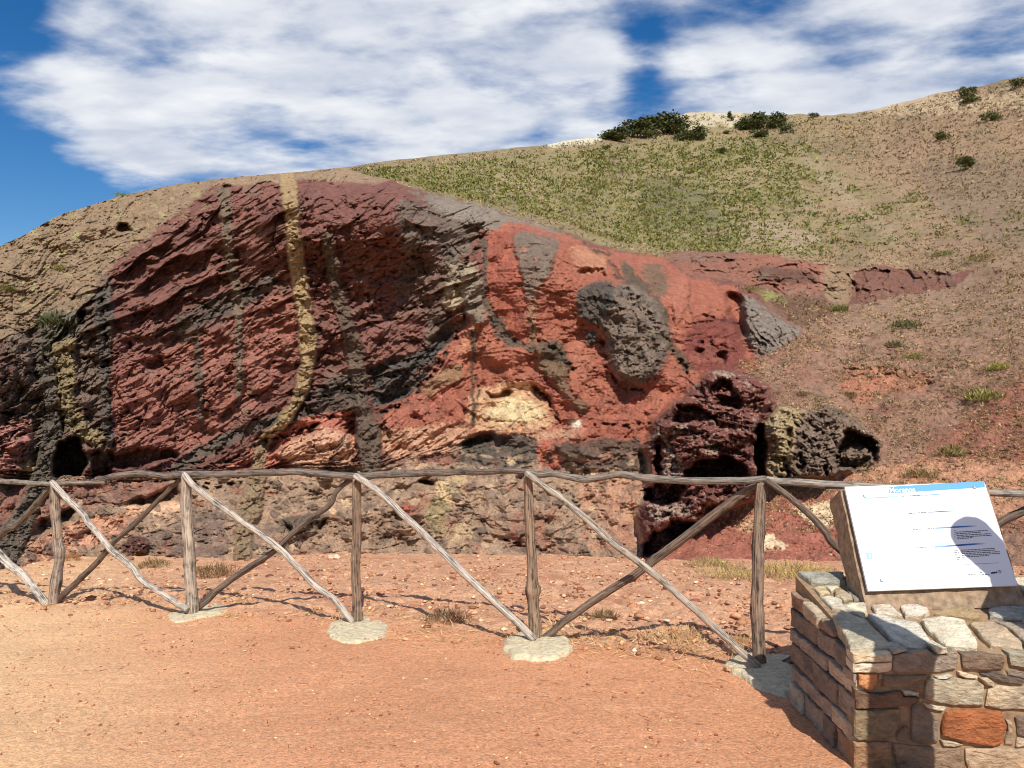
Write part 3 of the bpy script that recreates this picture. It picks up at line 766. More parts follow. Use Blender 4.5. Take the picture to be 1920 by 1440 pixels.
    paint(cob * (cid > .86) * foot, (100, 80, 68), .7); paint(cob * (cid < .05) * foot, (196, 160, 118), .6)
    paint(sstep(0.1, 0.5, fbm(GU / 30, GV / 12, 541, 4)) * tan, (146, 110, 80), .7); paint(sstep(0.22, 0.5, fbm(GU / 26, GV / 18, 545, 3)) * tan, (158, 148, 88), .6)
    C *= (1 + 0.16 * fbm(GU / 7, GV / 6, 551, 3) + .10 * fbm(GU / 60, GV / 60, 553, 3))[..., None]
    for s, wd, c, dp in SEAMS_AND_SHADE:
        m = stroke(s, wd)
        mm = blur(m, 1, 1) * sstep(-.22, .18, fbm(GU / 15, GV / 15, 575, 3)); dp = dp * .7
        D += dp * mm * (.5 + sstep(-.3, .3, fbm(GU / 20, GV / 20, 571, 2)))
        if c: paint(mm * sstep(-.5, .0, fbm(GU / 9, GV / 9, 573, 3)), c)
    for s, a in RAISE:
        m = mask(s, 1.0); D -= a * blur(m, 1) * (.4 + .8 * blur(m, 6))
    # little scarps where the red ground breaks off at the top of the slope
    sc = blur(mask("1235,472 1330,468 1450,476 1530,492 1590,505 1600,545 1500,545 1400,530 1300,508", .7), 3)
    D -= sc * px * (30 * ledges(math.radians(-6), 24, 581, 2.0, 1.0) + 22 * facets(GU / 34, GV / 13, 583) + 10 * facets(GU / 13, GV / 7, 584))
    sc = blur(mask("1585,512 1640,500 1785,512 1785,540 1690,554 1595,575", .7), 1)
    D += px * sc * (22 - 30 * facets(GU / 30, GV / 22, 585) - 14 * facets(GU / 12, GV / 9, 586))
    sc = blur(mask("1575,690 1640,686 1755,703 1742,737 1650,744 1600,765 1570,725", .7), 2)
    D += px * sc * (18 - 22 * ledges(math.radians(-8), 22, 587, 1.5, 1.0))
    # dykes and blocks
    zone = np.zeros(D.shape, np.int32)
    zone[M_SLOPE > .5] = 1; zone[M_HILL > .5] = 2
    for k, (nm, s, c, pr, b, lb) in enumerate(BANDS):
        m = mask(s, .8 if nm == 'rock_dyke' else 1.25); mb = blur(m, 1 if nm == 'rock_dyke' else b)
        round_ = blur(m, b * 4, 2)
        D -= pr * mb * (0.35 + 0.9 * round_)
        if nm == 'rock_dyke':
            D -= mb * (0.05 * fbm(GU / 6, GV / 4, 601, 3) + 0.06 * cob)
        else:
            D -= mb * (0.08 * fbm(GU / 9, GV / 9, 603, 3) + 0.13 * facets(GU / 21, GV / 19, 605) + 0.07 * facets(GU / 8, GV / 7, 608))
            if nm == 'rock_slab': D -= mb * .30 * ledges(math.radians(-55), 15, 606, 1.5, .8)
        C += (np.asarray(lin(c), np.float32) * (1 + .32 * fbm(GU / 9, GV / 7, 607, 4)[..., None]) - C) * (blur(m, 1, 1) * .95 if nm == 'rock_dyke' else sstep(.2, .8, blur(m, 4) * 1.1 + EDGE * 3.4 * blur(m, 4) * (1 - blur(m, 4))) * .92)[..., None]
        if nm == 'lava_block':
            C += (np.asarray(lin((86, 78, 70)), np.float32) - C) * (m * sstep(0.0, .45, fbm(GU / 16, GV / 16, 609, 3)) * .7)[..., None]
        zone[(m > .5) & (M_HILL < .5)] = 10 + k
    for s, d, b in HOLES:
        m = mask(s, 1.3, b); D += d * m
    # right-hand crag
    m = mask(OUTCROP, 0.9); mb = blur(m, 3); rd = blur(m, 22)
    D -= mb * (0.5 + 1.0 * rd)
    D -= mb * (0.55 * fbm(GU / 60, GV / 44, 701, 3) + 0.30 * facets(GU / 44, GV / 32, 702) + 0.08 * facets(GU / 17, GV / 12, 704) + 0.03 * facets(GU / 7, GV / 5, 706) + 0.16 * ledges(math.radians(-24), 40, 703, 2.0, 1.0) + 0.16 * np.abs(fbm(GU / 20, GV / 15, 705, 3)) + 0.05 * fbm(GU / 7, GV / 6, 707, 3))
    C += (np.asarray(lin((124, 68, 58)), np.float32) * (1 + .3 * fbm(GU / 16, GV / 12, 709, 4))[..., None] - C) * blur(m, 1, 1)[..., None]
    crust = m * np.maximum(sstep(0.26, .40, fbm(GU / 16, GV / 14, 711, 4)) * .45, sstep(.44, .54, fbm(GU / 4.2, GV / 4.2, 713, 1)) * .75)
    for s in ("1203,832 1235,798 1252,812 1240,880 1248,910 1278,900 1284,872 1262,838 1230,822", "1214,946 1250,940 1300,945 1290,968 1226,980", "1330,700 1360,690 1380,700 1350,712", "1255,800 1290,790 1290,808 1260,812", "1320,840 1345,820 1345,850 1325,856"):
        crust = np.maximum(crust, mask(s, 1.0) * sstep(-.25, .1, fbm(GU / 5, GV / 5, 715, 2)) * .85 * m)
    C += (np.asarray(lin((170, 144, 122)), np.float32) - C) * crust[..., None]
    zone[m > .5] = 30
    for s, d, b in OUT_HOLES:
        D += d * mask(s, 1.2, b)
    m = mask(BOULDER, 0.7); mb = blur(m, 2); rd = blur(m, 18)
    D -= mb * (0.35 + 0.75 * rd + 0.16 * ledges(math.radians(55), 24, 721, 1.6, .5) + 0.06 * fbm(GU / 18, GV / 18, 723, 4) + 0.26 * facets(GU / 26, GV / 34, 724) + 0.12 * facets(GU / 11, GV / 13, 726) + .05 * fbm(GU / 5, GV / 5, 725, 2))
    C += (np.asarray(lin((124, 98, 82)), np.float32) * (1 + .35 * fbm(GU / 13, GV / 13, 727, 4))[..., None] - C) * m[..., None]
    t2 = mask("1428,802 1458,760 1512,770 1494,800 1482,880 1448,910 1428,862", .8, 1)
    C += (np.asarray(lin((164, 136, 94)), np.float32) * (1 + .2 * fbm(GU / 9, GV / 9, 729, 3))[..., None] - C) * (t2 * m)[..., None]
    zone[m > .5] = 31
    for s, d, b in B_HOLES:
        D += d * mask(s, 1.2, b)
    lum = (C * np.array([0.25, 0.6, 0.15])).sum(-1, keepdims=True)
    C = np.clip((lum + (C - lum) * SAT) * (1.32 - .28 * (M_HILL + M_SLOPE) - .12 * tan - .26 * red)[..., None] * np.array([1.0, 1.02, 0.95]), 0.008, 0.85)
    # vertices, with extra rows that carry the ground on behind the skyline and below the foot
    X = (GU - U0) / F * D; Y = D; Z = HC + (V0 - GV) / F * D
    tx, ty, tz = [], [], []
    for k in (5, 4, 3, 2, 1):
        g = 0.035 * k * k
        tx.append(X[0] * (1 + g)); ty.append(Y[0] * (1 + g)); tz.append(Z[0] - Y[0] * (0.0022 * k ** 2.2) + 0.25 * g * Z[0])
    X = np.vstack([tx, X, X[-1:] * 0.99]); Y = np.vstack([ty, Y, Y[-1:] * .99]); Z = np.vstack([tz, Z, Z[-1:] - 0.7])
    C = np.concatenate([np.repeat(C[:1], 5, 0), C, C[-1:]]); zone = np.vstack([np.repeat(zone[:1], 5, 0), zone, zone[-1:]])
    h, w = X.shape
    V = np.stack([X, Y, Z], -1).reshape(-1, 3); Cf = C.reshape(-1, 3)
    idx = np.arange(h * w).reshape(h, w)
    quads = np.stack([idx[:-1, :-1], idx[1:, :-1], idx[1:, 1:], idx[:-1, 1:]], -1).reshape(-1, 4)
    zf = zone[:-1, :-1].ravel()

    def sub(name, sel, mat):
        q = quads[sel]; used, inv = np.unique(q, return_inverse=True)
        return mesh_np(name, V[used], inv.reshape(-1, 4), mat, None, Cf[used], name in ('hillside', 'slope'))
    base = empty('cliff', (0, 15, -1.2)); tag(base, kind='structure')
    cl_o = put(sub('rock_face', zf == 0, MAT_ROCK), base)
    for k, (nm, s, c, pr, b, lb) in enumerate(BANDS):
        if (zf == 10 + k).sum() < 5: continue
        o = put(sub(nm, zf == 10 + k, MAT_ROCK), base)
        if lb: o['label'] = lb
    tag(sub('slope', zf == 1, MAT_ROCK), kind='structure')
    tag(sub('hillside', zf == 2, MAT_HILL), kind='structure')
    tag(sub('rock_outcrop', zf == 30, MAT_ROCK), 'dark red hollowed crag with pale crusted edges behind the fence', 'rock outcrop')
    tag(sub('boulder', zf == 31, MAT_ROCK), 'boulder half tan and half dark brown beside a black hollow', 'boulder')
    return D, M_HILL, M_SLOPE


RD, _, _ = build_rock()


def surf(u, v):
    """the point of the rock, slope or hill surface met at (u, v), and its distance"""
    j = int(np.clip(np.searchsorted(us, u), 1, NU - 1))
    t = (v - vs0[j]) / (vf0[j] - vs0[j])
    i = int(np.clip(round(t * (NT - 1)), 0, NT - 1))
    return ray(us[j], GV[i, j], RD[i, j]), RD[i, j]

# ------------------------------------------------------------------ log fence
POST_B = [(-5.62, 7.75), (-4.13, 6.90), (-2.55, 6.10), (-1.16, 5.77), (0.144, 5.20), (1.467, 4.60), (2.86, 4.05)]


def fence_d(u):
    m = (u - U0) / F
    for (x0, y0), (x1, y1) in zip(POST_B[:-1], POST_B[1:]):
        # x0 + t dx = m (y0 + t dy)
        dx, dy = x1 - x0, y1 - y0
        t = (m * y0 - x0) / (dx - m * dy)
        if t <= 1.0 or (x1, y1) == POST_B[-1]:
            return y0 + t * dy


def resample(pts, step):
    pts = [Vector(p) for p in pts]
    P_ = [pts[0] * 2 - pts[1]] + pts + [pts[-1] * 2 - pts[-2]]
    out = []
    for i in range(1, len(P_) - 2):
        a, b, c, d = P_[i - 1:i + 3]
        n = max(1, int((c - b).length / step))
        for k in range(n):
            t = k / n
            out.append(0.5 * ((2 * b) + (c - a) * t + (2 * a - 5 * b + 4 * c - d) * t * t + (3 * b - a - 3 * c + d) * t ** 3))
    out.append(pts[-1]); return out


def log(name, pts, r0, r1, color, parent, seed, bumps=(), step=0.022, seg=14, knots=3):
    """a crooked debarked pole: lengthwise grooves, knots, cut ends"""
    pts = resample(pts, step)
    n = len(pts)
    for i, q in enumerate(pts):
        a = i * step
        q += Vector((float(perlin(a * 5.5, seed * 1.7, 1)), float(perlin(a * 5.5, seed * 1.7, 2)), float(perlin(a * 5.5, seed * 1.7, 3)))) * (0.005 * min(1, i / 5, (n - 1 - i) / 5))
    L = [0.0]
    for i in range(1, n): L.append(L[-1] + (pts[i] - pts[i - 1]).length)
    r0 *= .76; r1 *= .76
    rr = random.Random(seed)
    kn = [(rr.uniform(0.08, 0.95) * L[-1], rr.uniform(0, 2 * math.pi), rr.uniform(0.18, 0.42)) for _ in range(knots)]
    ang = np.arange(seg) / seg * 2 * np.pi
    La = np.array(L)
    A, LL = np.meshgrid(ang, La)
    nz = 0.10 * perlin(np.cos(A) * 1.6 + seed, np.sin(A) * 1.6 + LL * 0.9, seed) + 0.13 * perlin(np.cos(A) * 0.9 + LL * 3.2 + seed, np.sin(A) * 0.9 - LL * 2.0, seed + 3)
    nz += 0.09 * perlin(A * 14 / 6.283 * 1.0, LL * 1.3 + seed, seed + 5) + 0.05 * perlin(np.cos(A) * 4 + LL * 14, np.sin(A) * 4, seed + 9)
    for (l, a, h) in kn:
        da = np.abs((A - a + np.pi) % (2 * np.pi) - np.pi)
        nz += h * np.exp(-((LL - l) / 0.022) ** 2 - (da / 0.55) ** 2)
    for (f, w, h) in bumps:
        nz += h * np.exp(-((LL - f * L[-1]) / w) ** 2)
    V = []; fr = None
    up = Vector((0.3, -1, 0.2))
    for i in range(n):
        t = (pts[min(i + 1, n - 1)] - pts[max(i - 1, 0)]).normalized()
        e1 = (up - t * up.dot(t)).normalized(); e2 = t.cross(e1)
        r = r0 + (r1 - r0) * L[i] / L[-1]
        if i == 0 or i == n - 1: r *= 0.86
        for j in range(seg):
            q = r * (1 + nz[i, j])
            V.append(pts[i] + e1 * (math.cos(ang[j]) * q) + e2 * (math.sin(ang[j]) * q))
    Fc = []
    for i in range(n - 1):
        for j in range(seg):
            k = (j + 1) % seg
            Fc.append((i * seg + j, i * seg + k, (i + 1) * seg + k, (i + 1) * seg + j))
    V.append(pts[0]); V.append(pts[-1])
    for j in range(seg):
        k = (j + 1) % seg
        Fc.append((n * seg, k, j)); Fc.append((n * seg + 1, (n - 1) * seg + j, (n - 1) * seg + k))
    o = mesh_py(name, V, Fc, MAT_WOOD, None, True)
    uvl = o.data.uv_layers.new(name='UVMap')
    uvs = np.empty((len(o.data.loops), 2), np.float32)
    li = 0
    for p in o.data.polygons:
        vs = list(p.vertices)
        js = [(v % seg) for v in vs]
        wrap = max(js) == seg - 1 and min(js) == 0 and len(vs) == 4
        for v, j in zip(vs, js):
            if v >= n * seg: uvs[li] = (0.5, L[0] if v == n * seg else L[-1])
            else: uvs[li] = ((seg if (wrap and j == 0) else j) / seg + seed * 0.37, L[v // seg] + seed * 1.7)
            li += 1
    uvl.data.foreach_set('uv', uvs.ravel())
    o.color = (*lin(color), 1)
    return put(o, parent)


fence = empty('log_fence', (0.144, 5.2, 0.0))
tag(fence, 'weathered log fence with crossed braces running along the red path', 'fence')
POSTS = [  # pixel line, radius px, colour, bumps
    ([(-88, 912), (-88, 1122)], 12, (150, 134, 118), []),
    ([(103, 903), (104, 950), (107, 990), (108, 1015), (112, 1042), (107, 1080), (99, 1139)], 11, (164, 146, 130), [(0.55, .03, .25), (0.8, .08, .22)]),
    ([(349, 889), (350, 960), (354, 1030), (358, 1090), (362, 1152)], 13, (186, 170, 152), [(0.62, .03, .15)]),
    ([(668, 897), (669, 960), (667, 1080), (670, 1130), (671, 1177)], 11.5, (146, 122, 102), [(.95, .05, .2)]),
    ([(990, 889), (992, 960), (997, 1050), (999, 1120), (1004, 1200)], 12, (158, 134, 112), [(0.70, .05, .42), (.9, .1, .15)]),
    ([(1429, 904), (1425, 960), (1421, 1060), (1420, 1150), (1426, 1256)], 14, (152, 130, 112), [(.7, .04, .15)]),
    ([(1977, 925), (1975, 1300)], 14, (152, 130, 112), [])]
for i, (pl, r, c, bp) in enumerate(POSTS):
    y = POST_B[i][1]
    log('post', [ray(u, v, y) for u, v in pl], r * y / F * 0.94, r * y / F * 1.12, c, fence, 20 + i, bp, 0.02, 16, 4)


def along(pl, off, d0=None):
    return [ray(u, v, fence_d(u) + off) for u, v in pl]


RAILS = [
    ([(-150, 900), (-60, 899), (0, 902), (50, 905), (100, 907), (150, 905), (198, 904)], 7.5, 4.5, (152, 140, 128), -0.01),
    ([(178, 901), (195, 898), (215, 893), (260, 887), (310, 892), (350, 889), (420, 889), (500, 886), (560, 885), (610, 889), (668, 893)], 7, 8.5, (132, 120, 110), 0.0),
    ([(655, 894), (720, 890), (800, 887), (880, 885), (950, 882), (985, 884), (1004, 887)], 8.5, 8, (130, 116, 106), 0.01),
    ([(984, 884), (1010, 890), (1040, 888), (1075, 896), (1095, 899), (1120, 896), (1160, 890), (1200, 895), (1300, 902), (1380, 901), (1438, 898)], 8.5, 9, (150, 138, 126), 0.0),
    ([(1424, 898), (1500, 905), (1560, 910), (1640, 913), (1750, 919), (1850, 924), (1920, 926), (2010, 930)], 9, 9, (176, 164, 152), 0.02)]
for i, (pl, r0, r1, c, off) in enumerate(RAILS):
    d0, d1 = fence_d(pl[0][0]), fence_d(pl[-1][0])
    log('rail', along(pl, off), r0 * d0 / F, r1 * d1 / F, c, fence, 40 + i, (), 0.022, 14, 6)
LIGHT, DARK = (200, 188, 174), (124, 108, 96)
BRACES = [
    ([(-88, 905), (-20, 1012), (8, 1050), (40, 1076), (62, 1102), (90, 1137)], 10, 9, LIGHT, -0.075),
    ([(-85, 1120), (0, 1004), (30, 985), (60, 955), (97, 912)], 8.5, 7.5, DARK, 0.07),
    ([(97, 903), (125, 935), (155, 963), (166, 982), (190, 1007), (210, 1032), (248, 1063), (264, 1086), (300, 1110), (352, 1144)], 7, 7.5, LIGHT, -0.075),
    ([(92, 1142), (130, 1105), (180, 1057), (212, 1018), (250, 985), (292, 943), (338, 898)], 8, 5.5, DARK, 0.07),
    ([(345, 888), (364, 911), (420, 955), (500, 1009), (556, 1060), (585, 1092), (625, 1124), (663, 1168)], 7, 8, LIGHT, -0.075),
    ([(352, 1153), (385, 1127), (420, 1096), (510, 1036), (560, 990), (616, 948), (630, 922), (662, 896)], 8.5, 6, DARK, 0.07),
    ([(665, 891), (700, 914), (760, 969), (808, 1013), (832, 1038), (870, 1076), (920, 1122), (965, 1163), (1003, 1200)], 8, 9, LIGHT, -0.075),
    ([(986, 886), (1040, 926), (1100, 974), (1160, 1026), (1215, 1066), (1280, 1121), (1350, 1186), (1424, 1250)], 7.5, 9.5, (186, 172, 156), -0.08),
    ([(998, 1212), (1030, 1190), (1060, 1164), (1130, 1116), (1215, 1060), (1300, 995), (1372, 940), (1434, 902)], 9, 11, (140, 120, 104), 0.07),
    ([(1437, 900), (1480, 932), (1520, 966), (1548, 1000), (1570, 1028), (1700, 1120), (1950, 1290)], 8, 10, (132, 114, 100), -0.03),
    ([(1424, 1258), (1455, 1250), (1490, 1234), (1600, 1160), (1740, 1065), (1870, 984), (1920, 958), (1985, 925)], 10, 10, (136, 118, 104), 0.08)]
for i, (pl, r0, r1, c, off) in enumerate(BRACES):
    d0, d1 = fence_d(pl[0][0]), fence_d(pl[-1][0])
    log('brace', along(pl, off), r0 * d0 / F, r1 * d1 / F, c, fence, 60 + i, (), 0.022, 14, 5)


def ground_pt(u, v):
    d = float(ground_hit(np.array([float(u)]), np.array([float(v)]))[0]) if v < 1240 else None
    if d is None:
        lo, hi = 1.5, 8.0; k = (v - V0) / F
        for _ in range(40):
            m = (lo + hi) / 2
            if HC - m * k > float(ground_z((u - U0) / F * m, m)): lo = m
            else: hi = m
        d = lo
    return ray(u, v, d)


def footing(outline, seed, h=0.03):
    pts = [ground_pt(u, v) for u, v in outline]
    pts = resample(pts + [pts[0]], 0.03)[:-1]
    c = sum(pts, Vector()) / len(pts)
    V = []; rings = [(1.06, -0.03), (1.0, h * 0.55), (0.93, h * 0.95), (0.6, h * 1.1), (0.25, h * 1.15)]
    n = len(pts)
    for k, (f, z) in enumerate(rings):
        for i, p in enumerate(pts):
            q = c + (p - c) * (f * (1 + (0.10 * float(perlin(i * 0.45, k * 0.2 + seed * 3.1, seed)) if k < 3 else 0)))
            q.z = float(ground_z(q.x, q.y)) + z + 0.012 * float(perlin(q.x * 14, q.y * 14, seed)) * (k > 0)
            V.append(q)
    Fc = [(k * n + i, k * n + (i + 1) % n, (k + 1) * n + (i + 1) % n, (k + 1) * n + i) for k in range(len(rings) - 1) for i in range(n)]
    V.append(Vector((c.x, c.y, float(ground_z(c.x, c.y)) + h * 1.15)))
    Fc += [((len(rings) - 1) * n + i, (len(rings) - 1) * n + (i + 1) % n, len(V) - 1) for i in range(n)]
    return put(mesh_py('footing', V, Fc, MAT_CONCRETE, None, True), fence)


def ell(u, v, a, b, rot=0.0, n=14):
    return [(u + a * math.cos(t) * math.cos(rot) + b * math.sin(t) * math.sin(rot), v + b * math.sin(t) - a * math.cos(t) * math.sin(rot)) for t in [-2 * math.pi * k / n for k in range(n)]]


footing([(316, 1160), (330, 1168), (345, 1166), (385, 1158), (415, 1152), (426, 1142), (410, 1135), (380, 1134), (345, 1146), (322, 1150)], 1, .012)
footing(ell(671, 1181, 58, 23, 0.06), 2, 0.014)
footing([(946, 1205), (950, 1228), (975, 1238), (1025, 1239), (1062, 1230), (1072, 1216), (1050, 1195), (1010, 1190), (970, 1190)], 3, 0.03)
footing([(1358, 1252), (1400, 1278), (1445, 1300), (1500, 1304), (1520, 1270), (1500, 1240), (1430, 1232), (1385, 1232)], 4, 0.03)

# ------------------------------------------------------------------ stone plinth
YF, XL = 3.2, 1.44
TOP0, TOPS = 0.545, 0.19      # height of the top at the front edge, rise per metre going back
plinth = empty('stone_plinth', (2.1, 3.6, 0.05))
tag(plinth, 'low dry stone plinth of grey and rusty slabs carrying the white panel', 'plinth')


def hit_front(u, v): return ray(u, v, YF)


def hit_top(u, v):
    k = (V0 - v) / F
    return ray(u, v, (HC - TOP0 + TOPS * YF) / (TOPS - k))


def hit_left(u, v): return ray(u, v, XL * F / (max(u, 1478) - U0))


def zpx(s): return [(x / 3.79 + 1440, y / 3.79 + 1060) for x, y in P(s)]


def stone(pts, nrm, color, depth, seed, proud=0.0, rough=0.006, name='stone', shrink=0.004, mat=None, parent=None):
    """one flat stone: outline on its face, worn rim, uneven face, body going back into the wall"""
    nrm = Vector(nrm).normalized()
    q_ = [Vector(p) for p in pts]; pts = []
    for a_, b_ in zip(q_, q_[1:] + q_[:1]):
        m_ = max(1, int((b_ - a_).length / 0.024))
        pts += [a_.lerp(b_, t_ / m_) for t_ in range(m_)]
    c = sum(pts, Vector()) / len(pts)
    n = len(pts)
    size = sum((p - c).length for p in pts) / n
    e1 = (pts[0] - c).normalized(); e2 = nrm.cross(e1)
    V = []
    rings = [(0.88, -depth, 0), (1.0, -0.022, .004), (1.0, -0.006, .004), (1 - min(.08, 0.005 / size), 0.0, .003), (1 - min(.2, 0.014 / size), 0.002, 0), (.55, .003, 0), (.25, .003, 0)]
    for k, (f, z, j) in enumerate(rings):
        for i, p in enumerate(pts):
            d = p - c; l = d.length
            q = c + d * (f * (1 - shrink / max(l, 0.01)))
            a, b = q.dot(e1) * 22 + seed * 7.3, q.dot(e2) * 22 + seed * 3.1
            w = float(perlin(a, b, seed)); w2 = float(perlin(a * 2.7, b * 2.7 + k * .3, seed + 2))
            q = q + nrm * (z + proud + (rough * (w + .45 * w2) if k >= 2 else 0))
            if j: q = q + d.normalized() * (j * float(perlin(i * 0.9, seed + k * .35, seed + 4)))
            V.append(q)
    Fc = [(k * n + i, k * n + (i + 1) % n, (k + 1) * n + (i + 1) % n, (k + 1) * n + i) for k in range(len(rings) - 1) for i in range(n)]
    V.append(c + nrm * (proud + .003)); m = (len(rings) - 1) * n
    Fc += [(m + i, m + (i + 1) % n, len(V) - 1) for i in range(n)]
    Fc.append(tuple(range(n - 1, -1, -1)))
    o = mesh_py(name, V, Fc, mat or MAT_STONE, None, False)
    bm = bmesh.new(); bm.from_mesh(o.data); bmesh.ops.recalc_face_normals(bm, faces=bm.faces); bm.to_mesh(o.data); bm.free()
    o.color = (*lin(color), 1)
    return put(o, parent or plinth)


GREY, PALE, BROWN, DARKB, RUST, CREAM, GREEN, TANS = (178, 170, 154), (216, 210, 194), (166, 150, 132), (138, 124, 110), (168, 106, 68), (220, 206, 178), (182, 174, 152), (198, 178, 150)
FRONT = [
    ("592,622 870,612 886,640 884,680 600,690", CREAM, .012), ("598,694 885,684 884,740 870,758 800,770 602,762", CREAM, .006),
    ("884,645 1000,612 1150,600 1190,632 1275,632 1355,602 1364,680 1345,740 1180,768 890,764", BROWN, .0), ("1372,630 1500,618 1600,635 1688,640 1694,690 1680,742 1560,752 1382,738", (132, 112, 94), .004),
    ("1702,618 1840,612 1960,620 1960,735 1840,738 1722,712", GREEN, .006), ("1682,742 1830,755 1960,760 1960,850 1820,815 1700,780", DARKB, -.006), ("862,602 900,586 996,592 1000,608 880,642", GREY, .0), ("1168,578 1258,572 1280,625 1200,632", CREAM, .012),
    ("640,774 778,772 780,850 745,898 700,890 640,850", (206, 146, 100), .006), ("606,766 634,770 634,860 606,838", BROWN, -.006), ("788,776 814,772 814,812 790,812", TANS, .0), ("808,822 806,782 1140,780 1146,800 1112,880 930,872 806,868", (146, 128, 106), .002),
    ("606,880 700,904 760,905 940,890 960,932 1072,936 1060,968 1000,990 830,1004 620,1014", (128, 102, 82), .012), ("944,886 1000,884 1080,902 1074,932 962,928", CREAM, .004),
    ("1122,812 1170,802 1280,820 1330,790 1400,806 1480,806 1542,850 1532,940 1538,996 1320,1000 1250,990 1112,950", (178, 166, 142), .006),
    ("1342,752 1400,760 1500,790 1490,804 1400,802 1346,775", CREAM, .008), ("1182,792 1290,772 1320,784 1280,812 1200,810", PALE, .0), ("1502,800 1560,792 1612,830 1618,865 1552,860", TANS, .004), ("1562,884 1630,852 1830,862 1960,860 1960,1030 1640,1024 1542,1000", (196, 178, 150), .004),
    ("1502,768 1640,758 1700,784 1830,820 1830,852 1640,832", (112, 98, 88), .0), ("606,1022 760,1020 940,1016 938,1120 902,1210 850,1244 640,1250 606,1228", (150, 132, 104), .006),
    ("1022,1000 1070,972 1112,1020 1200,1062 1220,1092 1214,1268 1102,1278 1022,1258 1016,1100", (140, 126, 110), .002), ("912,1212 970,1132 1008,1152 1012,1264 962,1270 912,1254", (150, 130, 106), -.004), ("1102,982 1200,996 1268,1012 1258,1034 1210,1040 1132,1016", CREAM, .002),
    ("1228,1120 1262,1042 1312,1022 1480,1012 1658,1036 1688,1090 1698,1150 1668,1258 1600,1288 1402,1258 1232,1208", RUST, .012), ("1694,1092 1740,1112 1754,1180 1748,1288 1684,1290 1684,1250 1708,1170", (176, 152, 126), -.002), ("1758,1082 1840,1060 1960,1070 1960,1250 1776,1214", (126, 108, 94), .0),
    ("1222,1242 1300,1242 1398,1275 1330,1298 1242,1288", TANS, .0), ("884,1262 1010,1278 1210,1292 1250,1302 1380,1302 1388,1350 1416,1400 1416,1470 920,1470 892,1350", (150, 128, 104), .0), ("1404,1310 1640,1292 1830,1302 1960,1290 1960,1470 1430,1470 1400,1380", (186, 162, 134), .004),
    ("608,1258 868,1252 880,1330 888,1470 730,1470 606,1470", (170, 134, 100), .004), ("1770,1222 1960,1258 1960,1284 1760,1296", TANS, .0), ("942,1020 1014,1000 1010,1146 972,1128 942,1160", (88, 74, 64), -.02), ("1082,940 1110,960 1098,978 1072,968", TANS, -.006)]
for i, (s, c, pr) in enumerate(FRONT):
    stone([hit_front(u, v) for u, v in zpx(s)], (0, -1, 0), c, 0.10, 100 + i, pr, 0.006)
nt_ = Vector((0, -TOPS, 1)).normalized()
TOP = [
    ("455,362 520,332 688,392 892,590 860,606 582,608 542,510 482,430", (190, 178, 152), .012), ("702,352 800,357 880,382 1058,412 1080,432 1172,560 1100,604 1000,590 902,560 822,480", (206, 198, 180), .010), ("1084,392 1230,367 1350,387 1400,402 1420,442 1496,560 1488,600 1260,586 1212,540 1122,460", (220, 208, 182), .012),
    ("1428,412 1590,402 1700,452 1815,560 1815,606 1580,575 1502,510", (190, 168, 140), .008), ("727,282 870,277 918,320 956,358 762,345", (214, 200, 178), .006), ("934,282 1060,277 1138,302 1156,340 1080,364 972,368", (222, 206, 186), .006), ("1174,340 1260,312 1350,288 1478,312 1516,340 1508,384 1420,374 1302,360", (172, 148, 112), .004),
    ("1562,312 1660,292 1830,305 1960,310 1960,402 1830,400 1702,388 1572,370", (186, 178, 164), .008), ("1610,402 1830,408 1960,412 1960,600 1830,600 1824,562 1712,455", (168, 150, 132), .006),
    ("372,222 440,212 520,242 532,282 696,352 688,382 562,322 452,302", (206, 196, 174), .004), ("592,267 700,262 708,338 640,328 524,288", (222, 210, 180), .006), ("472,182 530,177 598,220 608,254 540,260 470,230", (182, 166, 138), .01),
    ("207,57 330,56 540,57 553,132 400,138 302,128", (176, 172, 156), .012), ("312,150 398,142 448,190 372,214", (200, 180, 142), .0), ("392,150 500,150 510,168 452,192", (214, 200, 168), .006), ("560,140 620,180 700,255 612,250 556,180", (150, 142, 126), .0), ("880,612 1090,612 1160,574 1090,604 1000,596", GREY, -.008)]
for i, (s, c, pr) in enumerate(TOP[:-1]):
    stone([hit_top(u, v) for u, v in zpx(s)], nt_, c, 0.06, 200 + i, pr, 0.004)
rl = random.Random(12)
zl = 0.03
for ci, hl in enumerate((0.13, 0.085, 0.115, 0.07, 0.10, 0.09, 0.08)):
    yl = YF + 0.004
    while yl < 3.97:
        wl = rl.uniform(0.13, 0.30)
        if 3.98 - (yl + wl) < 0.09: wl = 3.98 - yl
        za, zb = TOP0 + TOPS * (yl - YF) - .03, TOP0 + TOPS * (yl + wl - YF) - .03
        t0, t1 = min(zl + hl * rl.uniform(.9, 1.02), za), min(zl + hl * rl.uniform(.9, 1.02), zb)
        if min(t0, t1) - zl > 0.025:
            stone([(XL, yl + wl, zl + rl.uniform(0, .012)), (XL, yl + wl * .5, zl + rl.uniform(0, .008)), (XL, yl + .006, zl + rl.uniform(0, .012)), (XL, yl + .004, t0), (XL, yl + wl * rl.uniform(.3, .7), max(t0, t1) - rl.uniform(0, .012)), (XL, yl + wl, t1)],
                  (-1, 0, 0), rl.choice([GREY, BROWN, TANS, BROWN, DARKB, (168, 140, 116)]), 0.10, 300 + rl.randrange(90), rl.uniform(-.004, .014), 0.006)
        yl += wl
    zl += hl
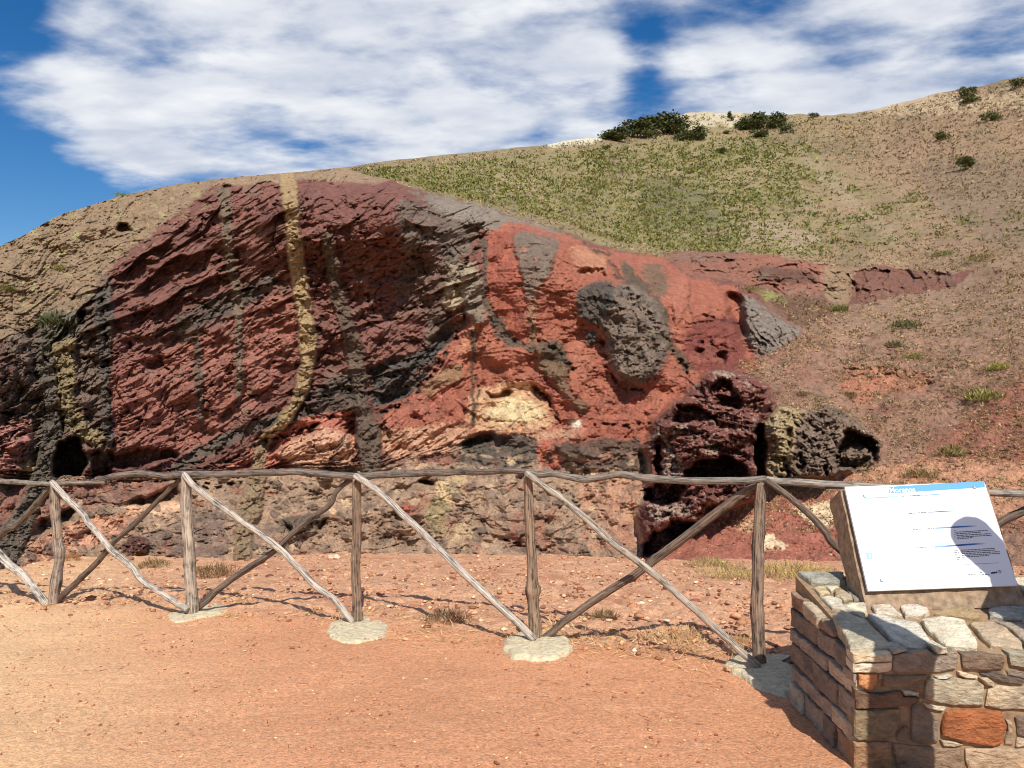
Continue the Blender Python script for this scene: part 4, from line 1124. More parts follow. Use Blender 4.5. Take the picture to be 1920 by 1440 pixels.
# courses on the part of the plinth that runs on to the right
rr = random.Random(5)
z = 0.07
while z < 0.5:
    h = rr.uniform(0.07, 0.13); x = 2.30
    h = min(h, 0.535 - z)
    while x < 3.22:
        w = min(rr.uniform(0.12, 0.26), 3.28 - x)
        stone([(x + rr.uniform(0, .01), YF, z), (x + w, YF, z + rr.uniform(0, .012)), (x + w, YF, z + h * .95), (x + w * .5, YF, z + h), (x, YF, z + h * .94)], (0, -1, 0), rr.choice([GREY, BROWN, TANS, RUST, PALE, DARKB]), 0.1, rr.randrange(400, 900), rr.uniform(0, .01)); x += w
    z += h
x = 2.30
while x < 3.22:
    w = min(rr.uniform(0.14, 0.24), 3.28 - x)
    for (ya, yb) in ((3.205, 3.42), (3.42, 3.62), (3.62, 3.95)):
        zt = lambda y: TOP0 + TOPS * (y - YF)
        if ya > 3.5 and x < 2.42: continue
        stone([(x, ya, zt(ya)), (x + w * .95, ya + .01, zt(ya + .01)), (x + w, yb, zt(yb)), (x + .01, yb - .01, zt(yb - .01))], nt_, rr.choice([PALE, TANS, CREAM, GREY]), 0.05, rr.randrange(400, 900), rr.uniform(0, .01))
    x += w
# mortar and rubble core
e = 0.012
yb_ = 4.0
def core():
    zt = lambda y: TOP0 + TOPS * (y - YF) - 0.014
    el = 0.035
    V = [(XL + el, YF + e, -0.3), (3.26, YF + e, -0.3), (3.26, yb_, -0.3), (XL + el, yb_, -0.3), (XL + el, YF + e, zt(YF + e)), (3.26, YF + e, zt(YF + e)), (3.26, yb_, zt(yb_)), (XL + el, yb_, zt(yb_))]
    return put(mesh_py('mortar_core', V, [(0, 3, 2, 1), (0, 1, 5, 4), (1, 2, 6, 5), (2, 3, 7, 6), (3, 0, 4, 7), (4, 5, 6, 7)], MAT_MORTAR), plinth)
core()

# ------------------------------------------------------------------ information sign
BL, BR, TL = Vector((1.686, 3.64, 0.696)), Vector((2.393, 3.64, 0.722)), Vector((1.688, 3.90, 1.159))
EX = (BR - BL); EY = (TL - BL)
PW, PH = EX.length, EY.length
ex, ey = EX.normalized(), EY.normalized(); en = ex.cross(ey).normalized()      # en points to the viewer
sign = empty('information_sign', (2.04, 3.72, 0.64))
tag(sign, 'white information panel bolted to a leaning stone block on the plinth', 'sign')


def on_panel(X, Y, off=0.0): return BL + EX * X + EY * Y + en * off


def panel_xy(px, py):
    """zoomed pixel -> fractions across and up the panel"""
    u, v = px / 4 + 1440, py / 4 + 860
    o = Vector((0, 0, HC)); d = Vector(((u - U0) / F, 1, (V0 - v) / F))
    q = o + d * ((BL - o).dot(en) / d.dot(en)) - BL
    return q.dot(ex) / PW, q.dot(ey) / PH


def block():
    # leaning stone block behind the panel, as a rough rounded slab
    nx, ny = 15, 14
    rows = []
    V = []; Fc = []
    x0, x1, y0, y1 = -0.02, 1.035, -0.17, 1.0
    def pt(a, b, off, s):
        q = on_panel(x0 + (x1 - x0) * a, y0 + (y1 - y0) * b, off)
        k = 9.0
        w = 0.008 * float(perlin(q.x * k + s, q.z * k, 31 + s)) + 0.004 * float(perlin(q.x * 30 + s, q.z * 30, 33 + s))
        edge = min(a, 1 - a, b, 1 - b)
        return q + en * (w if off > -0.1 else -w) + ex * (0.007 * float(perlin(q.z * 14, q.y * 14 + off * 20, 35)) * (a in (0.0, 1.0))) + ey * (0.008 * float(perlin(q.x * 14, q.y * 14, 37)) * (b in (0.0, 1.0)))
    offs = [-0.035, -0.028, -0.075, -0.12, -0.165, -0.175]
    # front grid
    def grid(off, s):
        base = len(V)
        for j in range(ny + 1):
            for i in range(nx + 1):
                V.append(pt(i / nx, j / ny, off, s))
        return base
    f0 = grid(-0.032, 0); b0 = grid(-0.19, 1)
    for j in range(ny):
        for i in range(nx):
            a = f0 + j * (nx + 1) + i; Fc.append((a, a + 1, a + nx + 2, a + nx + 1))
            a = b0 + j * (nx + 1) + i; Fc.append((a, a + nx + 1, a + nx + 2, a + 1))
    loop = [(i, 0) for i in range(nx)] + [(nx, j) for j in range(ny)] + [(i, ny) for i in range(nx, 0, -1)] + [(0, j) for j in range(ny, 0, -1)]
    prev = [f0 + j * (nx + 1) + i for i, j in loop]
    for off in (-0.07, -0.11, -0.15):
        cur = []
        for (i, j) in loop:
            V.append(pt(i / nx, j / ny, off, 2)); cur.append(len(V) - 1)
        for k in range(len(loop)): Fc.append((prev[k], cur[k], cur[(k + 1) % len(loop)], prev[(k + 1) % len(loop)]))
        prev = cur
    cur = [b0 + j * (nx + 1) + i for i, j in loop]
    for k in range(len(loop)): Fc.append((prev[k], cur[k], cur[(k + 1) % len(loop)], prev[(k + 1) % len(loop)]))
    o = mesh_py('backing_block', V, Fc, MAT_BLOCK, None, False)
    bm = bmesh.new(); bm.from_mesh(o.data); bmesh.ops.recalc_face_normals(bm, faces=bm.faces); bm.to_mesh(o.data); bm.free()
    return put(o, sign)


block()
MAT_PANEL = flat_mat('white_panel', (236, 238, 242), 0.45, spec=0.4)
MAT_BLUE = flat_mat('print_blue', (96, 158, 214), 0.5)
MAT_INK = flat_mat('print_ink', (52, 54, 62), 0.6)
MAT_WHITE = flat_mat('print_white', (240, 242, 245), 0.5)
MAT_STEEL = flat_mat('screw_steel', (190, 190, 190), 0.3, spec=0.6, metallic=0.8)


def prism(name, poly, th, off, mat, parent_sign=True):
    n = len(poly)
    V = [on_panel(x, y, off) for x, y in poly] + [on_panel(x, y, off - th) for x, y in poly]
    Fc = [tuple(range(n)), tuple(range(2 * n - 1, n - 1, -1))] + [((i + 1) % n, i, n + i, n + (i + 1) % n) for i in range(n)]
    return mesh_py(name, V, Fc, mat)


panel = put(prism('panel', [(0, 0), (1, 0), (1, 1), (0, 1)], 0.014, 0.0, MAT_PANEL), sign)


def child(o):
    o.parent = panel; o.matrix_parent_inverse = (Matrix.Translation(Vector(sign.location)) @ panel.matrix_parent_inverse).inverted() if False else Matrix.Identity(4)
    return o


def sheets(name, polys, mat, off, cols=None):
    V = []; Fc = []
    for poly in polys:
        b = len(V); V += [on_panel(x, y, off) for x, y in poly]; Fc.append(tuple(range(b, b + len(poly))))
    return child(mesh_py(name, V, Fc, mat))


band = [panel_xy(880, 222), panel_xy(885, 272), panel_xy(1612, 250), panel_xy(1605, 203)]
sheets('title_band', [band], MAT_BLUE, 0.0012)
# title lettering
fc = bpy.data.curves.new('title', 'FONT'); fc.body = 'Morenos'; fc.align_x = 'LEFT'; fc.size = 1.0; fc.offset = 0.018
fo = bpy.data.objects.new('title', fc); COL.objects.link(fo)
dg = bpy.context.evaluated_depsgraph_get(); dg.update()
tm = bpy.data.meshes.new_from_object(fo.evaluated_get(dg))
bpy.data.objects.remove(fo)
co = np.array([v.co[:] for v in tm.vertices])
x0, y0 = panel_xy(893, 268); x1, y1 = panel_xy(1072, 226)
sx = (x1 - x0) * PW / np.ptp(co[:, 0]); sy = (y1 - y0) * PH / np.ptp(co[:, 1])
for v in tm.vertices:
    v.co = BL + ex * (x0 * PW + (v.co.x - co[:, 0].min()) * sx) + ey * (y0 * PH + (v.co.y - co[:, 1].min()) * sy * .92) + en * 0.0028
tm.materials.clear(); tm.materials.append(MAT_WHITE)
child_t = bpy.data.objects.new('title_lettering', tm); COL.objects.link(child_t); child(child_t)


def rule(px0, py0, px1, py1, hpx, cols):
    """a printed rule that fades along its length: colours at its stops"""
    n = len(cols) - 1
    V = []; Fc = []; C = []
    for k in range(n + 1):
        t = k / n
        px, py = px0 + (px1 - px0) * t, py0 + (py1 - py0) * t
        for s in (-1, 1):
            V.append(on_panel(*panel_xy(px, py + s * hpx / 2), 0.0012)[:]); C.append(lin(cols[k]))
    Fc = [(2 * k, 2 * k + 2, 2 * k + 3, 2 * k + 1) for k in range(n)]
    return child(mesh_np('heading_rule', V, Fc, MAT_RULE, None, np.array(C)))


m_, nt__, b__ = new_mat('print_rule'); a__ = nt__.nodes.new('ShaderNodeAttribute'); a__.attribute_name = 'Col'; nt__.links.new(a__.outputs['Color'], b__.inputs['Base Color']); MAT_RULE = m_
W_ = (236, 238, 242)
rule(635, 304, 960, 296, 9, [(214, 222, 232), (150, 186, 216), (140, 180, 214), (170, 200, 224)])
rule(1155, 294, 1350, 287, 7, [(120, 160, 205), (130, 170, 212), W_])
rule(1185, 422, 1440, 416, 8, [(170, 180, 190), (60, 120, 180), (110, 165, 212), W_])
rule(1245, 542, 1565, 536, 11, [(150, 180, 210), (100, 150, 205), (40, 96, 170), (90, 130, 180), W_])
rule(1245, 682, 1640, 668, 12, [(150, 180, 210), (100, 150, 205), (30, 84, 160), (80, 120, 175), W_])
rt = random.Random(3); polys = []


def words(xa, ya, xb, yb, h, gap=5):
    x = xa
    while x < xb:
        w = min(rt.uniform(10, 34), xb - x)
        y = ya + (yb - ya) * (x - xa) / (xb - xa); y2 = ya + (yb - ya) * (x + w - xa) / (xb - xa)
        polys.append([panel_xy(x, y - h / 2), panel_xy(x, y + h / 2), panel_xy(x + w, y2 + h / 2), panel_xy(x + w, y2 - h / 2)])
        x += w + gap


for k in range(5): words(1402 + 3 * k, 578 + 12.5 * k, (1648, 1590, 1665, 1676, 1535)[k], 572 + 12.5 * k, 5)
for k in range(5): words(1445 + 3 * k, 714 + 13 * k, (1702, 1706, 1740, 1742, 1660)[k], 708 + 13 * k, 5)
for k in range(5): words(1386 + 2 * k, 566 + 15 * k, 1400, 566 + 15 * k, 3)
for k in range(7): words(1390 + 5 * k, 716 + 13 * k, 1428 + 4 * k, 715 + 13 * k, 4)
words(1075, 547, 1240, 543, 4); words(1090, 684, 1240, 680, 4); words(980, 296, 1150, 293, 5); words(1040, 426, 1170, 422, 5)
words(1466, 822, 1735, 817, 2, 0); words(1505, 897, 1580, 895, 4); words(1592, 902, 1662, 900, 5); words(1596, 886, 1610, 886, 6); words(1680, 892, 1725, 888, 12, 2)
polys = [[q for q in p] for p in polys]
tag(sheets('printed_text', polys, MAT_INK, 0.0012), kind='stuff')
sheets('printed_icon', [[panel_xy(724, 710), panel_xy(733, 757), panel_xy(776, 754), panel_xy(768, 707)]], flat_mat('print_pale_blue', (150, 186, 214), .5), 0.0012)
sheets('printed_icon', [[panel_xy(744, 718), panel_xy(748, 748), panel_xy(760, 746), panel_xy(754, 720)]], MAT_WHITE, 0.0026)
for (px, py) in ((700, 285), (1530, 250), (850, 918), (1745, 884)):
    X_, Y_ = panel_xy(px, py)
    c = on_panel(X_, Y_, 0.0)
    V = []; Fc = []
    for k, (r, z) in enumerate(((.0085, 0), (.0085, .003), (.005, .0055))):
        V += [c + ex * (r * math.cos(t)) + ey * (r * math.sin(t)) + en * z for t in [i * math.pi / 5 for i in range(10)]]
    Fc = [(k * 10 + i, k * 10 + (i + 1) % 10, (k + 1) * 10 + (i + 1) % 10, (k + 1) * 10 + i) for k in range(2) for i in range(10)] + [tuple(range(20, 30))]
    put(mesh_py('screw', V, Fc, MAT_STEEL), sign)
# keep the prints where they were built: they are children of the panel, whose own frame is the world frame
for o in list(panel.children): o.matrix_parent_inverse = Matrix.Identity(4)

# ------------------------------------------------------------------ leaf and blade clusters
def leaves_mesh(name, pos, size, col, mat, up=0.35, aspect=0.45, dirs=None, parent=None):
    """one rhombic leaf per row of pos"""
    n = len(pos)
    d = rng.normal(size=(n, 3)); d[:, 2] = np.abs(d[:, 2]) * up + up * .4
    if dirs is not None: d = d * .55 + dirs
    d /= np.linalg.norm(d, axis=1, keepdims=True)
    s = np.cross(d, rng.normal(size=(n, 3))); s /= np.linalg.norm(s, axis=1, keepdims=True) + 1e-9
    sz = np.asarray(size).reshape(-1, 1) * np.ones((n, 1))
    a = pos; b = pos + d * sz * .5 + s * sz * aspect * .5; c = pos + d * sz; e = pos + d * sz * .5 - s * sz * aspect * .5
    V = np.stack([a, b, c, e], 1).reshape(-1, 3)
    Fc = np.arange(4 * n).reshape(n, 4)
    C = np.repeat(col, 4, 0) if np.ndim(col) == 2 else np.tile(np.asarray(col), (4 * n, 1))
    return mesh_np(name, V, Fc, mat, parent, C)


def vary(col, n, amt=0.25):
    c = np.asarray(lin(col))
    return np.clip(c * (1 + amt * rng.normal(size=(n, 1))) * (1 + .08 * rng.normal(size=(n, 3))), 0.004, .9)


# ground cover on the hillside: fleshy green rosettes and dry straw tufts
def hill_cover():
    iu = rng.integers(40, NU - 40, 330000); it = rng.integers(4, NT - 8, 330000)
    u = us[iu]; v = GV[it, iu]; d = RD[it, iu]
    hill = M_HILL[it, iu] > .5; slope = M_SLOPE[it, iu] > .5
    g = in_poly(u, v, P("640,322 900,302 1110,282 1300,262 1480,258 1620,330 1760,370 1960,400 1960,440 1800,455 1700,470 1560,482 1250,470 1150,452 1000,402 850,368 740,338"))
    edge = np.exp(-np.maximum(0, np.interp(u, [640, 820, 960, 1150, 1240, 1530], [320, 364, 402, 464, 482, 494]) - v) / 26) * (u < 1560)
    dens = fbm(u / 90, v / 36, 801, 4) + .5 * fbm(u / 25, v / 12, 803, 3)
    thin = sstep(1380, 1650, u + 0.5 * (v - 300)) * .5
    pr = np.clip((0.58 + 0.85 * dens + .6 * edge - thin), 0, 1) * g * hill
    pg = pr * 0.52
    keep = rng.random(len(u)) < pg
    P3 = np.stack([(u - U0) / F * d, d, HC + (V0 - v) / F * d], 1)
    p = P3[keep]; dd = d[keep]
    n = len(p); nb = 5
    size = np.clip(dd * 0.0036, .08, .34) * rng.uniform(.6, 1.5, n)
    pos = np.repeat(p, nb, 0) + rng.normal(size=(n * nb, 3)) * (np.repeat(size, nb)[:, None] * .35) * np.array([1, 1, .1])
    bright = np.repeat(rng.random(n), nb)[:, None]
    c = np.asarray(lin((92, 100, 48))) + bright * (np.asarray(lin((142, 136, 74))) - np.asarray(lin((92, 100, 48))))
    c = np.clip(c * (1 + .2 * rng.normal(size=(n * nb, 1))), .01, .8)
    o = leaves_mesh('hillside_rosettes', pos, np.repeat(size, nb), c, MAT_LEAF, 0.7, 0.42); tag(o, 'green ground cover on the hillside above the cliff', kind='stuff')
    # dry tufts and low scrub everywhere else
    pt = (hill * (~g * .30 + g * .12) + slope * .5 * sstep(-.5, .4, fbm(u / 60, v / 30, 811, 3))) * (v < 1000)
    keep = (rng.random(len(u)) < pt)
    p = P3[keep]; dd = d[keep]; n = len(p); nb = 4
    size = np.clip(dd * 0.0032, .035, .30) * rng.uniform(.5, 1.5, n)
    pos = np.repeat(p, nb, 0) + rng.normal(size=(n * nb, 3)) * (np.repeat(size, nb)[:, None] * .35) * np.array([1, 1, .1])
    kind = np.repeat(rng.random(n), nb)[:, None]
    c = np.where(kind < .45, lin((176, 150, 108)), np.where(kind < .8, lin((120, 98, 72)), lin((104, 100, 58))))
    c = np.clip(c * (1 + .22 * rng.normal(size=(n * nb, 1))), .01, .8)
    o = leaves_mesh('dry_scrub', pos, np.repeat(size, nb), c, MAT_LEAF, 0.6, 0.3); tag(o, 'dry straw coloured scrub on the slopes', kind='stuff')


hill_cover()

# ------------------------------------------------------------------ trees and bushes
MAT_TRUNK = flat_mat('trunk', (92, 76, 62), .9, .3, 6, .02)


def crown_points(w, h, n, lobes, seed, lean=0.0):
    r = np.random.default_rng(seed)
    cs = np.stack([r.uniform(-.38, .38, lobes) * w, r.uniform(-.3, .3, lobes) * w, r.uniform(.16, .80, lobes) * h], 1)
    cs[:, 0] += lean * cs[:, 2]
    rad = r.uniform(.16, .30, lobes)
    k = r.integers(0, lobes, n)
    q = r.normal(size=(n, 3)); q /= np.linalg.norm(q, axis=1, keepdims=True)
    q *= (r.random((n, 1)) ** .45)
    off = q * rad[k][:, None] * np.array([w, w, h * .8])
    return cs[k] + off, k


def tree(u, v, hpx, wpx, label, seed, name='pine_tree', cat='tree', lean=-0.25, col=(78, 82, 44), dense=1.0):
    p, d = surf(u, v)
    h, w = hpx * d / F, wpx * d / F
    p.z -= 0.04 * h
    root = empty(name, p); tag(root, label, cat, 'wind bent trees along the ridge' if cat == 'tree' else 'bushes on the upper right hillside')
    n = int(1500 * dense)
    pts, k = crown_points(w, h, n, 17, seed, lean)
    pts = pts[pts[:, 2] > .04 * h]
    c = vary(col, len(pts), .28)
    o = leaves_mesh('crown', pts + np.array(p[:]), rng.uniform(.08, .17, len(pts)) * (.5 * (w + h)) * .9, c, MAT_LEAF, .3, .55)
    put(o, root)
    # trunk with limbs
    V = []; Fc = []
    def limb(a, b, r0, r1):
        base = len(V); t = (b - a).normalized(); e1 = t.orthogonal().normalized(); e2 = t.cross(e1)
        for q, r in ((a, r0), ((a + b) / 2 + e1 * r0 * .5, (r0 + r1) / 2), (b, r1)):
            for i in range(6): V.append(q + e1 * (r * math.cos(i * math.pi / 3)) + e2 * (r * math.sin(i * math.pi / 3)))
        for s_ in range(2):
            for i in range(6): Fc.append((base + s_ * 6 + i, base + s_ * 6 + (i + 1) % 6, base + s_ * 6 + 6 + (i + 1) % 6, base + s_ * 6 + 6 + i))
    r = random.Random(seed); p = Vector(p)
    fork = p + Vector((lean * .25 * h, 0, .35 * h))
    limb(p - Vector((0, 0, .15 * h)), fork, .035 * h, .025 * h)
    for _ in range(4):
        limb(fork, p + Vector((lean * .6 * h + r.uniform(-.3, .3) * w, r.uniform(-.25, .25) * w, r.uniform(.55, .8) * h)), .02 * h, .008 * h)
    put(mesh_py('trunk', V, Fc, MAT_TRUNK), root)
    return root


TREES = [(1150, 264, 24, 62, 'low spreading dark tree at the left end of the ridge clump'), (1196, 258, 34, 64, 'dark tree second from the left in the ridge clump'), (1228, 254, 38, 46, 'dark tree in the middle of the ridge clump behind the low spreading one'),
         (1263, 252, 44, 60, 'tallest dark tree at the right end of the ridge clump'), (1303, 262, 34, 44, 'lone dark tree standing below the pale summit rocks'), (1284, 264, 18, 40, 'low dark shrub tree between the ridge clump and the lone tree'),
         (1371, 227, 19, 15, 'small upright dark tree on the summit beside pale rocks'), (1408, 244, 27, 44, 'dark tree at the left of the group right of the summit'), (1438, 242, 36, 48, 'tallest dark tree of the group right of the summit'),
         (1462, 238, 30, 34, 'rounded dark tree at the right of the group right of the summit'), (1476, 250, 18, 28, 'small dark tree just below the group right of the summit'), (1424, 258, 16, 36, 'low dark tree below the group right of the summit'), (1526, 220, 11, 18, 'tiny dark tree alone on the skyline right of the summit group')]
for i, (u, v, h, w, lb) in enumerate(TREES):
    tree(u, v, h, w, lb, 500 + i, dense=1.0 if w > 30 else .6)
BUSH = [(1812, 182, 22, 36, 'upper dark bush of the pair near the upper right skyline'), (1818, 194, 15, 38, 'lower dark bush of the pair near the upper right skyline'), (1856, 228, 19, 34, 'dark green bush beneath the pale rock band at upper right'),
        (1766, 263, 18, 32, 'small olive bush left of the rock band on the brown hillside'), (1810, 319, 30, 36, 'round green bush alone on the brown slope at far right'), (1908, 165, 18, 32, 'dark bush on the skyline at the right edge'),
        (1134, 280, 10, 17, 'small round bush under the left end of the ridge trees'), (1353, 288, 13, 22, 'small bush in the green slope under the summit'), (1362, 251, 8, 16, 'tiny bush right of the lone dark tree')]
for i, (u, v, h, w, lb) in enumerate(BUSH):
    tree(u, v, h, w, lb, 540 + i, 'round_bush', 'bush', 0.0, (84, 88, 44), .6)


def low_bush(u, v, wpx, hpx, col, label, seed, name='low_bush', blades=420, onground=False, leaf=.16, cat='bush'):
    if onground: p = ground_pt(u, v); d = p.y
    else: p, d = surf(u, v)
    w, h = wpx * d / F, hpx * d / F
    r = np.random.default_rng(seed)
    a = r.random(blades) * 2 * np.pi; q = np.sqrt(r.random(blades)) * .42 * w
    q *= 1 + .3 * np.cos(3 * a + seed)
    pos = np.stack([q * np.cos(a), q * np.sin(a) * .8, r.random(blades) ** 1.5 * h * .55 * (1 - (q / (.6 * w)) ** 2)], 1) + np.array(p[:])
    out = np.stack([np.cos(a) * q / w, np.sin(a) * q / w, np.full(blades, .6)], 1)
    o = leaves_mesh(name, pos, r.uniform(.25, .6, blades) * h, vary(col, blades, .28), MAT_LEAF, .6, leaf, out)
    tag(o, label, cat)
    return o


SB = [(1695, 614, 62, 18, (96, 98, 60), 'dark green bush on the mound above the orange scar'), (1575, 584, 34, 16, (120, 122, 58), 'yellow green bush at the foot of the red notch'), (1872, 694, 50, 18, (150, 142, 72), 'yellow green bush on the slope near the right edge'),
      (1676, 652, 38, 18, (118, 108, 72), 'grey brown bush just above the orange scar'), (1842, 752, 84, 32, (140, 134, 74), 'widest yellow green bush right of the orange scar'), (1783, 856, 46, 26, (142, 128, 80), 'pale green bush low on the slope above the sign'),
      (1722, 896, 62, 22, (138, 116, 76), 'straw coloured bush right behind the top of the sign'), (1712, 672, 34, 12, (140, 136, 70), 'small bright bush over the right end of the orange scar'), (1590, 745, 36, 14, (128, 112, 78), 'small brown bush under the left end of the orange scar'),
      (1505, 742, 30, 12, (126, 108, 78), 'small brown bush on the slope over the tan boulder'), (1770, 480, 60, 14, (124, 122, 70), 'grey green bush above the red notch on the right'), (1840, 488, 70, 18, (138, 120, 80), 'brown bush at the top of the mound near the right edge'),
      (112, 612, 74, 34, (70, 76, 44), 'dark green bush in the crack at the left of the cliff'), (110, 505, 30, 12, (132, 128, 62), 'green tuft in the middle of the tan shoulder of the cliff'), (12, 545, 30, 14, (116, 118, 60), 'green tuft at the left edge of the tan shoulder'), (226, 368, 30, 8, (120, 128, 60), 'green tuft on the skyline of the tan shoulder'),
      (1405, 520 + 26, 40, 12, (128, 122, 62), 'yellow green tuft in the brown hollow above the grey slab')]
for i, (u, v, w, h, c, lb) in enumerate(SB): low_bush(u, v, w, h, c, lb, 600 + i)
GB = [(404, 1082, 96, 32, (124, 98, 66), 'dry brown shrub behind the second post from the left'), (288, 1064, 60, 24, (126, 104, 68), 'small dry shrub by the cliff foot between the two left posts'), (842, 1166, 96, 30, (134, 104, 76), 'grey brown twiggy shrub left of the middle bay of the fence'),
      (1132, 1160, 64, 24, (132, 110, 70), 'small dry shrub behind the dark crossing brace'), (1262, 1198, 150, 26, (188, 156, 108), 'wide mat of straw coloured grass left of the last post'), (1392, 1206, 80, 20, (178, 146, 100), 'straw tuft at the base of the last post'),
      (1380, 1086, 150, 34, (166, 148, 92), 'pale grass clump left of the last post at the bank top'), (1490, 1084, 150, 38, (172, 152, 92), 'pale grass clump between the last post and the plinth'), (130, 1052, 50, 18, (160, 110, 66), 'orange brown tuft beside the leftmost post'),
      (1330, 1062, 90, 22, (150, 134, 84), 'olive grass tuft beneath the dark red crag')]
for i, (u, v, w, h, c, lb) in enumerate(GB): low_bush(u, v, w, h, c, lb, 640 + i, 'dry_shrub' if i < 4 else 'grass_clump', 700 if w > 80 else 420, True, .07, 'shrub' if i < 4 else 'grass clump')


# ------------------------------------------------------------------ loose stones, straw and twigs on the ground
ICO = None


def pebbles(name, pts, sizes, cols, label, seed):
    global ICO
    if ICO is None:
        bm = bmesh.new(); bmesh.ops.create_icosphere(bm, subdivisions=1, radius=1.0)
        ICO = (np.array([v.co[:] for v in bm.verts]), np.array([[v.index for v in f.verts] for f in bm.faces])); bm.free()
    r = np.random.default_rng(seed)
    n = len(pts); bv, bf = ICO; m = len(bv)
    sc = np.asarray(sizes)[:, None] * np.stack([r.uniform(.7, 1.3, n), r.uniform(.6, 1.1, n), r.uniform(.3, .6, n)], 1)
    a = r.random(n) * 2 * np.pi; ca, sa = np.cos(a), np.sin(a)
    v = bv[None] * (1 + .22 * r.normal(size=(n, m, 1))) * sc[:, None]
    x = v[..., 0] * ca[:, None] - v[..., 1] * sa[:, None]; y = v[..., 0] * sa[:, None] + v[..., 1] * ca[:, None]
    V = np.stack([x, y, v[..., 2]], -1) + np.asarray(pts)[:, None]
    Fc = (bf[None] + (np.arange(n) * m)[:, None, None]).reshape(-1, 3)
    o = mesh_np(name, V.reshape(-1, 3), Fc, MAT_PEBBLE, None, np.repeat(cols, m, 0))
    tag(o, label, kind='stuff'); return o


def scatter():
    n = 13000
    y = rng.uniform(4.4, 13.2, n) ; y = 4.4 + (y - 4.4) ** 1.0
    x = (rng.random(n) - .5) * 2 * (y * .72)
    e = bank_edge(x) + .05
    ok = (y > e + rng.normal(size=n) * .22) & (rng.random(n) < sstep(16, 5, y) * .9) & ~((x > 1.35) & (y < 4.1))
    x, y = x[ok], y[ok]; n = len(x)
    s = 0.007 + 0.024 * rng.random(n) ** 2.6 + .022 * (rng.random(n) > .98)
    P3 = np.stack([x, y, ground_z(x, y) + s * .25 + .004], 1)
    k = rng.random((n, 1))
    c = np.where(k < .5, lin((192, 138, 102)), np.where(k < .75, lin((216, 172, 134)), np.where(k < .985, lin((146, 98, 74)), lin((228, 206, 172)))))
    pebbles('gravel', P3, s, np.clip(c * (1 + .15 * rng.normal(size=(n, 1))), .02, .8), 'loose gravel on the bank behind the fence', 71)
    n = 7000
    y = 3.1 + rng.random(n) * 3.6; x = (rng.random(n) - .5) * 2 * y * .72
    ok = (y < bank_edge(x)) & ~((x > 1.38) & (y > 3.1) & (y < 4.1)); x, y = x[ok], y[ok]; n = len(x)
    s = 0.0025 + 0.009 * rng.random(n) ** 4
    P3 = np.stack([x, y, ground_z(x, y) + s * .2], 1)
    k = rng.random((n, 1)); c = np.where(k < .6, lin((206, 146, 108)), np.where(k < .85, lin((160, 100, 74)), lin((222, 186, 140))))
    pebbles('path_grit', P3, s, np.clip(c * (1 + .12 * rng.normal(size=(n, 1))), .02, .8), 'grit and small stones on the red path', 73)
    # straw along the edge of the path
    n = 7000
    x = rng.uniform(-4.2, 1.6, n); e = bank_edge(x); y = e + rng.normal(size=n) * .28 + .12
    w = fbm(x / .5, y / .3, 821, 3) + .25 * (x > -.9) + .25 * (x > .1)
    ok = (w > 0.12) & ~((x > 1.38) & (y < 4.1)); x, y = x[ok], y[ok]; n = len(x)
    d = rng.normal(size=(n, 3)); d[:, 2] = np.abs(d[:, 2]) * .25
    o = leaves_mesh('straw', np.stack([x, y, ground_z(x, y) + .004], 1), rng.uniform(.03, .09, n), vary((200, 164, 116), n, .2), MAT_LEAF, .25, .07, d); tag(o, 'dry straw lying along the edge of the path', kind='stuff')
    n = 420
    y = 3.2 + rng.random(n) * 2.6; x = (rng.random(n) - .5) * 2 * y * .66; x = np.where(rng.random(n) < .5, np.abs(x), x)
    ok = (y < bank_edge(x) + .3) & ~((x > 1.36) & (y > 3.1)); x, y = x[ok], y[ok]; n = len(x)
    d = rng.normal(size=(n, 3)); d[:, 2] = 0.02
    o = leaves_mesh('twigs', np.stack([x, y, ground_z(x, y) + .006], 1), rng.uniform(.03, .10, n), vary((150, 104, 76), n, .25), MAT_LEAF, .02, .05, d); tag(o, 'thin twigs and stalks lying on the red path', kind='stuff')


def scree():
    n = 60000
    iu = rng.integers(20, NU - 20, n); it = rng.integers(4, NT - 4, n)
    u = us[iu]; v = GV[it, iu]; d = RD[it, iu]
    w = (M_SLOPE[it, iu] > .5) * (.16 + .35 * sstep(0, .4, fbm(u / 50, v / 24, 831, 3)) + .3 * (v > 860)) + (M_HILL[it, iu] > .5) * (u > 1350) * .10 + ((v > 985) & (u < 1250)) * .35
    ok = rng.random(n) < w * .55
    u, v, d = u[ok], v[ok], d[ok]; n = len(u)
    p = np.stack([(u - U0) / F * d, d, HC + (V0 - v) / F * d], 1)
    sz = d / F * rng.uniform(.8, 1.9, n) * (1 + 2.2 * (rng.random(n) > .94))
    k = rng.random((n, 1))
    c = np.where(k < .45, lin((150, 106, 84)), np.where(k < .75, lin((116, 84, 70)), np.where(k < .92, lin((176, 140, 112)), lin((206, 184, 156)))))
    pebbles('scree', p, sz, np.clip(c * (1 + .16 * rng.normal(size=(n, 1))), .02, .8), 'loose stones strewn over the slopes and the cliff foot', 75)


